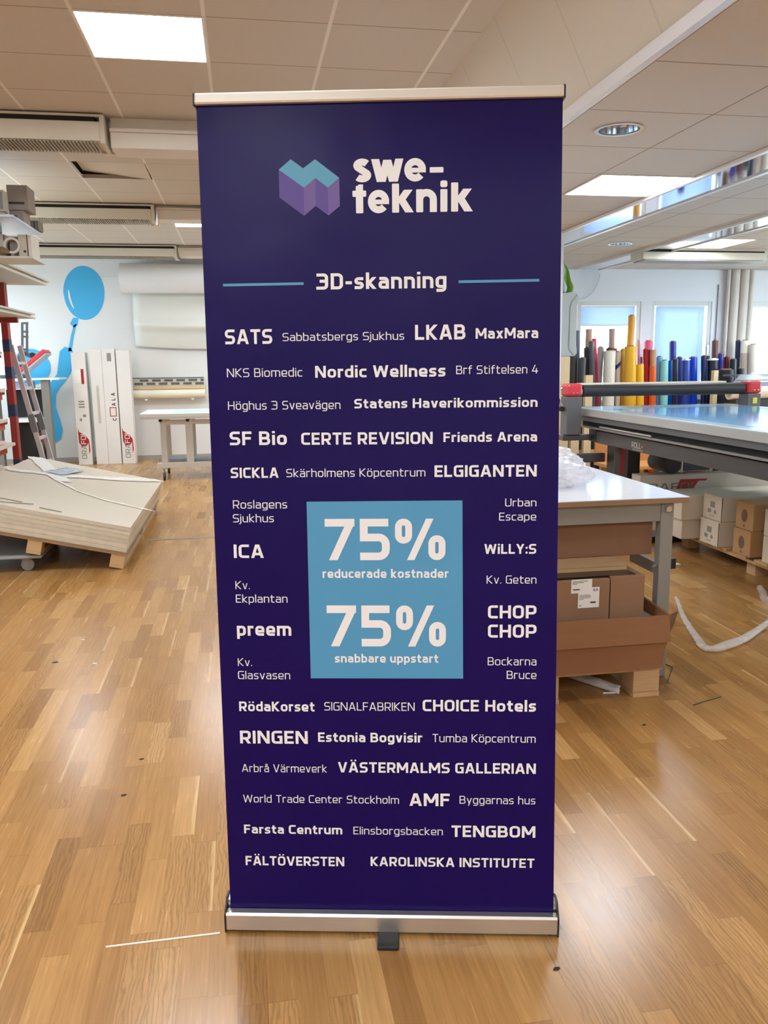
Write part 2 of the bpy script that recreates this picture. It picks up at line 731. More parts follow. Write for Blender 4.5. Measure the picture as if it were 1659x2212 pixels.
        if c == 'a':
            V -= 0.02
            L((0.05, x), (V - h, x, R), (V - h, 0))
            L((V - h, b), (h, b, R * .8), (h, 0.42, R * .8), (V - h, 0.42))
        elif c == 'b':
            L((h, 1.02), (h, b), (V - h, b, R), (V - h, x, R), (h, x))
        elif c == 'c':
            V -= 0.09
            L((V, x), (h, x, R), (h, b, R), (V, b))
        elif c == 'd':
            L((V - h, 1.02), (V - h, b), (h, b, R), (h, x, R), (V - h, x))
        elif c == 'e':
            L((V - 0.03, b), (h, b, R), (h, x, R), (V - h, x, R), (V - h, 0.33), (h, 0.33))
        elif c == 'f':
            V = 0.42
            L((V, 1.02 - h), (0.10 + h, 1.02 - h, R), (0.10 + h, 0))
            L((0, x), (V - 0.02, x))
        elif c == 'g':
            L((V - h, X), (V - h, -0.24 + h, R), (0.05, -0.24 + h))
            L((V - h, x), (h, x, R), (h, b, R), (V - h, b))
        elif c == 'h':
            L((h, 1.02), (h, 0))
            L((h, x), (V - h, x, R), (V - h, 0))
        elif c in 'ij':
            V = w
            if c == 'i':
                L((h, 0), (h, X))
            else:
                L((h, X), (h, -0.24 + h, R), (-0.12, -0.24 + h))
            B(0, 0.86, w, 0.86 + max(w * 0.85, 0.12))
        elif c == 'k':
            V -= 0.02
            L((h, 0), (h, 1.02))
            D(w * 0.9, 0.37, V - h * 1.2, X)
            D(V - h * 1.15, 0, w * 0.95, 0.40)
            B(h, 0.37 - h, w * 1.2, 0.37 + h)
        elif c == 'l':
            V = w
            L((h, 0), (h, 1.02))
        elif c == 'm':
            V = W + 0.27
            L((h, 0), (h, X))
            L((h, x), (V - h, x, R), (V - h, 0))
            L((V / 2, x), (V / 2, 0))
        elif c == 'n':
            L((h, 0), (h, X))
            L((h, x), (V - h, x, R), (V - h, 0))
        elif c == 'o':
            V += 0.01
            L((h, b, R), (V - h, b, R), (V - h, x, R), (h, x, R), closed=True)
        elif c == 'p':
            L((h, -0.24), (h, x), (V - h, x, R), (V - h, b, R), (h, b))
        elif c == 'r':
            V = 0.40
            L((h, 0), (h, X))
            L((h, x), (V, x))
        elif c == 's':
            V -= 0.08
            L((V - 0.02, x), (h, x, R * .8), (h, X / 2, R * .8), (V - h, X / 2, R * .8), (V - h, b, R * .8), (0.01, b))
        elif c == 't':
            V = 0.44
            L((0.09 + h, 0.94), (0.09 + h, b, R * .8), (V, b))
            L((0, x), (V - 0.01, x))
        elif c == 'u':
            L((h, X), (h, b, R), (V - h, b))
            L((V - h, X), (V - h, 0))
        elif c in 'vy':
            if c == 'v':
                D(V / 2 - h * .2, 0, h * 1.05, X)
            else:
                D(V / 2, 0.03, h * 1.05, X)
            if c == 'v':
                D(V / 2 + h * .2, 0, V - h * 1.05, X)
            else:
                D(V * 0.36, -0.24, V - h * 1.05, X)
        elif c == 'w':
            V = W + 0.28
            q = V / 4
            D(q, 0, h * 1.05, X)
            D(q, 0, 2 * q, X - 0.04)
            D(3 * q, 0, 2 * q, X - 0.04)
            D(3 * q, 0, V - h * 1.05, X)
        elif c == 'x':
            D(h * 1.15, 0, V - h * 1.15, X)
            D(V - h * 1.15, 0, h * 1.15, X)
        elif c == '-':
            V = 0.40
            L((0.02, 0.40), (V - 0.02, 0.40))
        elif c == '.':
            V = w
            B(0, 0, w, max(w, 0.13))
        elif c == ':':
            V = w
            B(0, 0.03, w, 0.03 + w)
            B(0, 0.52, w, 0.52 + w)
        elif c == ' ':
            V = 0.27 if bold else 0.30
        W = V
    if acc:
        if acc == 'å':
            k = h * 0.7
            Q.extend(ribbon([(W / 2 - .11, .80, .1), (W / 2 + .11, .80, .1), (W / 2 + .11, 1.02, .1), (W / 2 - .11, 1.02, .1)], k, True))
        else:
            y = 1.09 if acc in 'ÄÖ' else 0.86
            k = max(w * 0.8, 0.12)
            for ox in (W * 0.5 - 0.09 - k, W * 0.5 + 0.09):
                B(ox, y, ox + k, y + k)
    return Q, W


def text_quads(s, bold, x0=None, x1=None, z0=0.0, cap=1.0, weight=None):
    """Quads of a whole string in plane coordinates, fitted between x0 and x1."""
    w = weight or (0.185 if bold else 0.105)
    gap = 0.125 if bold else 0.135
    x, out = 0.0, []
    for i, ch in enumerate(s):
        q, adv = glyph(ch, w, bold)
        out += [[Vector((p.x + x, p.y)) for p in k] for k in q]
        x += adv + (gap if ch != ' ' else 0.08)
    x -= gap
    lo = min(p.x for k in out for p in k)
    hi = max(p.x for k in out for p in k)
    if x1 is None:
        sx, x0 = cap, (x0 or 0.0)
    else:
        sx = (x1 - x0) / (hi - lo)
    return [[(x0 + (p.x - lo) * sx, z0 + p.y * cap) for p in k] for k in out]


def put_text(mb, quads, fn, m=0):
    """Add flat quads through a map fn(a, b) -> 3-D point."""
    for i, k in enumerate(quads):
        # overlapping strokes get a hair of depth each so that none shades its neighbour
        vs = [Vector(fn(*p)) for p in k]
        nn = (vs[1] - vs[0]).cross(vs[2] - vs[0])
        if nn.length > 1e-12:
            nn.normalize()
            if nn.y > 0 or (abs(nn.y) < 1e-6 and nn.x > 0):
                nn = -nn
            vs = [v + nn * (0.00004 * (i % 9)) for v in vs]
        mb.add(vs, [(0, 1, 2, 3)], m)


# ------------------------------------------------------------------ palette
WHITE_WALL = M('wall_paint', (226, 226, 224), 0.7, var=0.02, scale=1.5)
WALL_R = M('wall_paint_daylit', (232, 236, 242), 0.7, var=0.02, scale=1.5)  # white paint made cooler and brighter for the daylight near the windows
TRIMW = M('white_enamel', (232, 230, 226), 0.35, var=0.02)
ALU = M('brushed_aluminium', (214, 208, 200), 0.34, 0.9, var=0.05, scale=3, stretch=(2, 60, 60))
ALUD = M('raw_aluminium', (176, 172, 166), 0.42, 0.75, var=0.08, scale=8)
BLACK = M('black_plastic', (24, 24, 25), 0.45, var=0.15)
DARK = M('dark_void', (16, 14, 13), 0.8, var=0.2)
STEELG = M('grey_painted_steel', (150, 152, 148), 0.45, var=0.05)
ANTH = M('anthracite_enamel', (72, 70, 70), 0.42, var=0.06)
ANTHD = M('dark_anthracite', (42, 41, 43), 0.45, var=0.08)
WHITEP = M('white_plastic', (228, 227, 222), 0.4, var=0.03)
CARD = M('brown_cardboard', (146, 110, 82), 0.8, var=0.06, scale=4, stretch=(1, 1, 14))  # tone lowered for the shade under the work table
CARDL = M('light_cardboard', (182, 142, 98), 0.8, var=0.06, scale=4, stretch=(1, 1, 14))
CARDW = M('white_cardboard', (228, 224, 218), 0.7, var=0.04, scale=3)
PINE = M('raw_pine', (198, 162, 118), 0.7, var=0.16, scale=5, stretch=(3, 3, 26), bump=0.15)
PINEX = M('raw_pine_lengthwise', (196, 158, 108), 0.7, var=0.18, scale=5, stretch=(2, 26, 26), bump=0.15)
INK = M('black_ink', (45, 42, 42), 0.6, var=0.05)
INKG = M('grey_ink', (140, 136, 130), 0.6, var=0.05)
REDINK = M('red_ink', (168, 30, 32), 0.5, var=0.05)
PAPERW = M('white_paper', (236, 234, 230), 0.6, var=0.02)

# ------------------------------------------------------------------ the room
ZL, ZR = 3.10, 2.58           # high ceiling on the left, low ceiling on the right
XL, XR = 1.245, 1.505         # foot and head of the sloping panel between them
YBL, YBR = 13.4, 9.8          # back walls

struct(MB().box(-5, 8, -4, 13.6, -0.1, 0).obj('floor', parquet()), 'worn oak strip parquet floor')
struct(MB().box(-4.6, 2.69, 7.12, 7.165, 0.0, 0.002).obj('trim_1', M('joint_strip', (138, 122, 104), 0.5)), 'thin dark joint strip across the parquet')

CEIL_L = tiles('ceiling_tiles_high', (202, 193, 180), -0.112, 4.30, 0.018, 0.008, (150, 138, 122), (228, 222, 212))
CEIL_R = tiles('ceiling_tiles_low', (204, 194, 180), 2.16, 4.88, 0.009, 0.009, (150, 136, 118), (150, 136, 118))
CEIL_S = tiles('ceiling_tiles_slope', (206, 196, 180), 0, 4.10, 0.01, 0.014, (196, 186, 170), (150, 136, 118), xlines=False)
# high ceiling, with one tile left out where a tile sits askew
cb = MB()
gx = [-5, -1.312, -0.712, XL]
gy = [-4, 7.30, 7.90, 13.6]
for i in range(3):
    for j in range(3):
        if (i, j) != (1, 1):
            cb.box(gx[i], gx[i + 1], gy[j], gy[j + 1], ZL, ZL + 0.03)
struct(cb.obj('ceiling', CEIL_L), 'high tiled ceiling on the left')
vb = MB().box(-1.35, -0.68, 7.26, 7.94, ZL + 0.35, ZL + 0.38)
for bx in ((-1.35, -1.32, 7.26, 7.94), (-0.70, -0.68, 7.26, 7.94), (-1.35, -0.68, 7.26, 7.29), (-1.35, -0.68, 7.91, 7.94)):
    vb.box(bx[0], bx[1], bx[2], bx[3], ZL + 0.03, ZL + 0.36)
struct(vb.obj('ceiling_void', DARK), 'dark void above the shifted tile')
t = thing('ceiling_tile', 'ceiling tile sitting askew with a dark gap along its edge', 'ceiling tile', (-1.012, 7.62, ZL + 0.045))
o = MB().box(-0.29, 0.29, -0.29, 0.29, -0.009, 0.009).obj('panel', M('loose_tile', (206, 194, 178), 0.85, var=0.03), t)
o.rotation_euler = (math.radians(-1.5), math.radians(6.5), 0)
DOWN = [(1.835, 3.955), (3.62, 7.68)]
cl = MB()
gx = [XR, 1.685, 1.985, 3.47, 3.77, 8]
gy = [-4, 3.805, 4.105, 7.53, 7.83, YBR + 0.2]
for i in range(5):
    for j in range(5):
        if (i, j) not in ((1, 1), (3, 3)):
            cl.box(gx[i], gx[i + 1], gy[j], gy[j + 1], ZR, ZR + 0.03)
for hx, hy in DOWN:                      # the tile around each recessed lamp has a round hole
    n = 48
    vs = []
    for k in range(n):
        a = 2 * math.pi * k / n
        q = 0.15 / max(abs(math.cos(a)), abs(math.sin(a)))
        vs += [(hx + q * math.cos(a), hy + q * math.sin(a), ZR), (hx + 0.1 * math.cos(a), hy + 0.1 * math.sin(a), ZR)]
    cl.add(vs, [(2 * k, 2 * k + 1, (2 * k + 3) % (2 * n), (2 * k + 2) % (2 * n)) for k in range(n)])
cl.box(XR, 2.75, YBR + 0.2, 13.6, ZR, ZR + 0.03)
struct(cl.obj('ceiling_low', CEIL_R), 'low tiled ceiling on the right')
struct(MB().hexa([(XL, -4, ZL), (XR, -4, ZR), (XR, 13.6, ZR), (XL, 13.6, ZL), (XL + .03, -4, ZL + .02), (XR + .03, -4, ZR + .02), (XR + .03, 13.6, ZR + .02), (XL + .03, 13.6, ZL + .02)]).obj('ceiling_slope', CEIL_S), 'sloping ceiling panel between the two levels')
tr = MB().box(XR - 0.022, XR + 0.004, -4, 13.4, ZR - 0.03, ZR + 0.02)
tr.box(XR + 0.004, XR + 0.034, -4, 13.4, ZR - 0.014, ZR + 0.02, 1)
struct(tr.obj('trim_2', [M('white_metal_channel', (236, 236, 238), 0.25, 0.3, var=0.03), TRIMW]), 'white metal channel along the foot of the sloping panel')

struct(MB().box(-5, 2.8, YBL, YBL + 0.2, 0, ZL).obj('wall_back', WHITE_WALL), 'white back wall with the balloon painting')

struct(MB().box(-5, 8, -4.2, -4, 0, ZL).obj('wall_front', WHITE_WALL), 'white wall behind the viewer')
pw = MB().box(2.70, 2.782, 7.0, 13.4, 0, ZR)
struct(pw.obj('wall_partition', WHITE_WALL), 'white partition wall ending beside the banner')
struct(MB().box(-5, 2.7, 13.385, 13.4, 0, 0.07).obj('baseboard_back', M('grey_skirting', (170, 166, 158), 0.5)), 'grey skirting along the back wall')

WX = [(4.10, 4.93), (5.07, 5.89), (6.42, 7.24)]
WZ = (1.0, 2.195)
wb = MB()
xs = [2.782, 4.10, 4.93, 5.07, 5.89, 6.42, 7.24, 8.2]
for i in range(7):
    if (xs[i], xs[i + 1]) in WX:
        wb.box(xs[i], xs[i + 1], YBR, YBR + 0.2, 0, WZ[0])
        wb.box(xs[i], xs[i + 1], YBR, YBR + 0.2, WZ[1], ZR)
    else:
        wb.box(xs[i], xs[i + 1], YBR, YBR + 0.2, 0, ZR)
struct(wb.obj('wall_back_right', WALL_R), 'white wall, tinted with daylight, with the three windows')
FRAME = M('window_frame_paint', (216, 220, 216), 0.4, var=0.03)
GLASS = clear('window_glass', (240, 248, 250), 0.05, 0.02, 0.0)
for i, (a, b) in enumerate(WX):
    z0, z1 = WZ
    f = MB()
    y0, y1 = YBR + 0.01, YBR + 0.10
    w = 0.05
    for bx in ((a, a + w, z0, z1), (b - w, b, z0, z1), (a + w, b - w, z1 - w, z1), (a + w, b - w, z0, z0 + w)):
        f.box(bx[0], bx[1], y0, y1, bx[2], bx[3])
    fo = struct(f.obj('window_%d' % (i + 1), FRAME, bevel=0.004), 'pale framed window %s' % ['behind the yellow rolls', 'behind the blue rolls', 'at the right edge'][i])
    MB().box(a + w, b - w, YBR + 0.07, YBR + 0.076, z0 + w, z1 - w).obj('pane', GLASS, fo)
    hd = MB().box(b - 0.04, b - 0.02, YBR - 0.012, YBR + 0.012, 1.62, 1.66)
    hd.bar((b - 0.03, YBR - 0.015, 1.65), (b - 0.03, YBR - 0.015, 1.53), 0.016, 0.012)
    hd.obj('handle', M('chrome', (210, 212, 214), 0.2, 0.9), fo, bevel=0.003)
    MB().box(a - 0.02, b + 0.02, YBR - 0.10, YBR + 0.01, z0 - 0.03, z0).obj('sill', TRIMW, fo, bevel=0.004)

BLIND = translucent('blind_fabric', (196, 208, 234), 0.48)
for i, (drop, lab) in enumerate(((0.22, 'pale blue roller blind half raised in the window behind the yellow rolls'), (1.04, 'pale blue roller blind fully lowered behind the blue rolls'))):
    a, b = WX[i]
    inset = 0.062 if i == 0 else 0.078
    t = thing('roller_blind', lab, 'blind', ((a + b) / 2, YBR + 0.045, 2.13), 0)
    hw = (b - a) / 2 - inset
    g = MB().grid(lambda u, v: (-hw + 2 * hw * u, 0.002 * math.sin(9 * v), -drop * v), 4, 12)
    g.obj('fabric', BLIND, t, solid=0.001)
    MB().cyl((-hw, 0, 0.002), (hw, 0, 0.002), 0.012).obj('roller', TRIMW, t)
    MB().box(-hw, hw, -0.006, 0.006, -drop - 0.012, -drop).obj('bottom_bar', TRIMW, t)
    if i == 1:
        for s in (-1, 1):
            MB().cyl((s * (hw - 0.075), -0.006, 0), (s * (hw - 0.075), -0.006, -drop), 0.0022, n=6).obj('cord', M('white_cord', (245, 248, 250), 0.4), t)
a, b = WX[2]
t = thing('venetian_blind', 'raised slatted blind bunched at the top of the right-hand window', 'blind', ((a + b) / 2, YBR + 0.045, 2.14), 0)
MB().box(-0.345, 0.345, -0.015, 0.015, -0.02, 0.01).obj('headrail', TRIMW, t)
sl = MB()
for k in range(7):
    sl.box(-0.34, 0.34, -0.013, 0.013, -0.032 - 0.010 * k, -0.029 - 0.010 * k)
sl.obj('slats', M('blind_slat', (196, 206, 214), 0.4), t)

# side walls, each with unseen windows added to let daylight in
nwin = 4
for nm, mt, xa, xb, y_end, wins, wz in (('wall_left', WHITE_WALL, -5.2, -5.0, 13.6, ((9.7, 10.7), (10.95, 11.95), (12.2, 13.2)), (1.0, 2.4)),
                                        ('wall_right', WALL_R, 8.0, 8.2, 10.0, ((3.0, 4.4), (5.0, 6.4), (7.0, 8.4)), (0.9, 2.3))):
    w_ = MB()
    y_ = -4
    for a, b in wins:
        w_.box(xa, xb, y_, a, 0, ZL).box(xa, xb, a, b, 0, wz[0]).box(xa, xb, a, b, wz[1], ZL)
        y_ = b
    w_.box(xa, xb, y_, y_end, 0, ZL)
    struct(w_.obj(nm, mt), 'white side wall on the %s' % nm.split('_')[1])
    for a, b in wins:
        f = MB()
        x0, x1 = xa + 0.06, xa + 0.14
        for q in ((a, a + .05, wz[0], wz[1]), (b - .05, b, wz[0], wz[1]), (a + .05, b - .05, wz[1] - .05, wz[1]), (a + .05, b - .05, wz[0], wz[0] + .05)):
            f.box(x0, x1, q[0], q[1], q[2], q[3])
        fo = struct(f.obj('window_%d' % nwin, FRAME), 'unseen window added in the side wall for daylight')
        MB().box(xa + 0.09, xa + 0.096, a + .05, b - .05, wz[0] + .05, wz[1] - .05).obj('pane', GLASS, fo)
        nwin += 1

# boxed pipes between the windows
t = thing('pipe_run', 'cluster of pale vertical pipes between two windows', 'pipes', (6.19, YBR - 0.06, 0))
for dx, r in ((-0.13, 0.022), (-0.04, 0.055), (0.085, 0.055), (0.19, 0.03)):
    MB().cyl((dx, 0, 0.0), (dx, 0, ZR - 0.002), r, n=20).obj('pipe', M('pipe_paint', (214, 206, 198), 0.4, var=0.04), t)
tag(MB().tube([(5.955, YBR - 0.012, 1.0 + 1.4 * k / 12) for k in range(13)], 0.006).obj('wall_cable', M('cable_grey', (120, 130, 142), 0.5)), 'thin grey cable running down the wall right of the blue blind', 'cable')
cable = []
for k in range(17):
    q = k / 16
    cable.append((4.36 - 0.26 * q ** 1.6, YBR - 0.02, 2.52 - 0.30 * math.sin(q * 1.6)))
tag(MB().tube(cable, 0.0035, 6).obj('looped_cable', M('cable_white', (190, 196, 204), 0.5)), 'thin pale cable sagging in a loop above the first window', 'cable')

# ------------------------------------------------------------------ ceiling lights (lamps in view, then unseen ones added to brighten the room)
LIT = emit('lit_diffuser', (238, 247, 255), PANEL_LIGHT)


def panel_light(x0, y0, z, label, w=0.585):
    t = thing('ceiling_light', label, 'ceiling light', (x0 + 0.3, y0 + 0.3, z), 0)
    h = w / 2
    fr = MB()
    for bx in ((-0.3, 0.3, -0.3, -h + .004), (-0.3, 0.3, h - .004, 0.3), (-0.3, -h + .004, -h, h), (h - .004, 0.3, -h, h)):
        fr.box(bx[0], bx[1], bx[2], bx[3], -0.006, 0.0)
    fr.obj('frame', TRIMW, t)
    MB().box(-h, h, -h, h, -0.004, -0.001).obj('diffuser', LIT, t)
    return t


panel_light(-0.712, 4.30, ZL, 'square lit ceiling panel above the left of the banner, largest in view')
panel_light(-0.712, 9.86, ZL, 'far lit ceiling panel just left of the banner edge')
panel_light(-2.512, 9.62, ZL, 'far lit ceiling panel behind the stacked boxes on the top shelf')
panel_light(2.165, 4.88, ZR, 'lit ceiling panel beside the shiny strip, right of the banner')
panel_light(4.19, 7.28, ZR, 'lit ceiling panel above the air unit by the windows')
for x, y, z in ((-1.312, -1.10, ZL), (-3.112, -1.70, ZL), (-0.712, -2.90, ZL), (-2.512, -2.90, ZL), (0.488, -2.90, ZL), (-2.512, 4.30, ZL), (-3.1, 7.6, ZL), (-0.712, 1.90, ZL), (2.165, -0.52, ZR), (4.565, -0.52, ZR), (4.565, 2.48, ZR), (-4.3, 1.3, ZL), (-4.3, 11.0, ZL), (6.0, 7.28, ZR), (6.0, 4.88, ZR), (5.8, 2.48, ZR), (0.488, 9.86, ZL), (0.488, 12.3, ZL), (0.488, 6.70, ZL)):  # added unseen to brighten the room; only the first follows the banner's glare
    panel_light(x, y, z, 'unseen lit ceiling panel put in for its light on the room')['group'] = 'ceiling panels put in out of view'

# recessed downlights
def downlight(x, y, label):
    t = thing('downlight', label, 'downlight', (x, y, ZR), 0)
    n = 40
    ring = MB().pipe((0, 0, -0.006), (0, 0, 0.002), 0.115, 0.097, n)
    ring.obj('trim_ring', M('chrome', (210, 212, 214), 0.2, 0.9), t)
    prof = [(0.0985, 0.0), (0.095, 0.03), (0.085, 0.06), (0.065, 0.085), (0.03, 0.10)]
    c = MB()
    vs = []
    for r, z in prof:
        for k in range(n):
            a = 2 * math.pi * k / n
            rr = r * (1 + 0.06 * (k % 2))
            vs.append((rr * math.cos(a), rr * math.sin(a), z))
    c.add(vs, [(i * n + k, i * n + (k + 1) % n, (i + 1) * n + (k + 1) % n, (i + 1) * n + k) for i in range(4) for k in range(n)])
    c.add(vs[-n:], [tuple(range(n))])
    c.obj('reflector', M('facet_reflector', (200, 206, 214), 0.12, 1.0), t)
    for k in range(2):
        s = -1 if k else 1
        MB().cyl((s * 0.03, -0.04, 0.055), (s * 0.03, 0.04, 0.055), 0.011, n=10).obj('lamp', M('lamp_glass', (225, 228, 232), 0.2), t)


downlight(1.835, 3.955, 'round chrome downlight in the low ceiling beside the banner')
downlight(3.62, 7.68, 'small far chrome downlight between the two shiny strips')

# shiny strips let into the low ceiling
SHINE = M('polished_strip', (226, 228, 230), 0.055, 0.92, var=0.02, scale=3, bump=0.03, bscale=4)
for x0, x1, lab in ((2.80, 3.08, 'mirror-bright ceiling strip nearer the banner'), (4.07, 4.34, 'mirror-bright ceiling strip nearer the windows')):
    t = thing('ceiling_strip', lab, 'ceiling strip', (0, 0, ZR))
    MB().box(x0, x1, -3, YBR - 0.01, -0.012, -0.001).obj('face', SHINE, t)
    for xa in (x0 - 0.03, x1):
        MB().box(xa, xa + 0.03, -3, YBR - 0.01, -0.02, 0.0).obj('edge_profile', TRIMW, t)

# chilled-beam units hung under the high ceiling, each with a boxed duct
UNIT = M('beam_enamel', (206, 200, 184), 0.5, var=0.02)
GRILL = M('beam_grille', (150, 144, 128), 0.5, var=0.04)


def beam_unit(y, label, dlabel, dz, zb, x0=-4.6, x1=-0.85):
    t = thing('air_unit', label, 'air unit', (0, y, 0))
    d = 0.30
    MB().box(x0, x1, 0.0, d, zb + 0.012, 3.045).obj('body', UNIT, t, bevel=0.004)
    MB().box(x0, x1 - 0.03, 0.004, d, 3.045, 3.074).obj('slot', DARK, t)
    MB().box(x0, x1, -0.004, d + 0.004, 3.074, 3.088).obj('top_lip', UNIT, t)
    g = MB()
    n = 90
    for k in range(n):
        xx = -2.9 + (x1 + 2.88) * k / n
        g.box(xx, xx + 0.012, 0.012, d - 0.012, zb, zb + 0.011)
    g.obj('grille', GRILL, t)
    e = MB().box(x1, x1 + 0.03, -0.006, d + 0.01, zb - 0.004, 3.088)
    e.box(x1 - 0.03, x1 + 0.05, d - 0.02, d + 0.02, zb - 0.006, zb + 0.008)
    e.obj('end_cap', UNIT, t, bevel=0.004)
    for xx in (-2.4, -1.25):
        MB().box(xx, xx + 0.03, 0.1, 0.2, 3.088, ZL).obj('hanger', UNIT, t)
    dk = thing('boxed_duct', dlabel, 'duct', (0, y + 0.06, 0))
    DU = M('duct_paint', (214, 206, 192), 0.5, var=0.02)
    MB().box(x1 + 0.055, 1.23, 0.0, 0.26, dz[0], dz[1]).obj('casing', DU, dk, bevel=0.006)
    MB().box(x1 + 0.055, 1.23, -0.012, 0.27, dz[1], dz[1] + 0.02).obj('top_ledge', DU, dk)
    MB().box(x1 + 0.055, 1.23, 0.05, 0.2, dz[1] + 0.02, ZL - 0.001).obj('mount', DU, dk)


beam_unit(5.92, 'cream air unit with a slotted front hung nearest under the left ceiling', 'boxed duct running from the nearest air unit to the banner', (2.90, 3.0), 2.915)
beam_unit(9.03, 'second cream air unit along the ceiling, above the top shelf boxes', 'boxed duct running from the second air unit to the banner', (2.955, 3.05), 2.93)
beam_unit(12.0, 'farthest air unit, white, along the ceiling above the balloon', 'boxed duct beside the farthest air unit', (2.95, 3.04), 2.93)
t = thing('air_unit', 'long warm-lit air unit under the low ceiling above the windows', 'air unit', (0, 8.02, 0))
MB().box(4.03, 5.40, 0, 0.28, 2.482, 2.556).obj('body', UNIT, t, bevel=0.004)
MB().box(4.05, 5.38, 0.01, 0.28, 2.556, 2.570).obj('slot', DARK, t)
MB().box(4.03, 5.40, 0.0, 0.28, 2.570, 2.5795).obj('top_lip', UNIT, t)
MB().box(4.06, 5.37, 0.015, 0.265, 2.472, 2.482).obj('grille', GRILL, t)

# ------------------------------------------------------------------ the roll-up banner
BN = thing('rollup_banner', 'tall dark purple roll-up banner printed with white company names', 'banner', (0.3305, 1.9183, 0), math.radians(-11.75))
LEAN = 0.0525
NAVY = NT('banner_print_purple')
tc_ = NAVY.n('TexCoord')
nz_ = NAVY.n('TexNoise')
nz_.inputs['Scale'].default_value = 3.0
nz_.inputs['Detail'].default_value = 2
NAVY.link(tc_.outputs['Object'], nz_.inputs['Vector'])
NAVY.link(NAVY.mixc(nz_.outputs[0], rgb((25, 8, 82)), rgb((27, 9, 86))), NAVY.b.inputs['Base Color'])
bp_ = NAVY.n('Bump')
bp_.inputs['Strength'].default_value = 0.35
bp_.inputs['Distance'].default_value = 0.02
NAVY.link(nz_.outputs[0], bp_.inputs['Height'])
NAVY.link(bp_.outputs[0], NAVY.b.inputs['Normal'])
NAVY.b.inputs['Roughness'].default_value = 0.30
NAVY.b.inputs['Specular IOR Level'].default_value = 0.13
PR_W = M('banner_print_white', (243, 243, 244), 0.45, var=0.01)
PR_B = M('banner_print_blue', (78, 156, 200), 0.45, var=0.01)
PR_T = M('banner_print_teal', (86, 160, 192), 0.45, var=0.01)
PR_D = M('banner_print_violet', (84, 58, 142), 0.45, var=0.01)
PR_L = M('banner_print_lilac', (106, 80, 152), 0.45, var=0.01)
bs = MB()
nu, nv = 10, 24
zb0, zt0 = 0.055, 2.10
SIDE = -0.0145 / 2.03         # the banner also leans a touch to the left
xs_ = lambda z: SIDE * (z - 0.062)
bs.grid(lambda u, v: (-0.429 + 0.858 * u + xs_(zb0 + (zt0 - zb0) * v), LEAN * (zb0 + (zt0 - zb0) * v), zb0 + (zt0 - zb0) * v), nu, nv, 0, False)


def on_banner(off):
    return lambda a, b: (a, LEAN * b - off, b)


flat_n = [0]


def flat(poly, m, off):
    flat_n[0] += 1
    fn = on_banner(off + 0.00005 * (flat_n[0] % 8))
    bs.add([fn(*p) for p in poly], [tuple(range(len(poly)))], m)


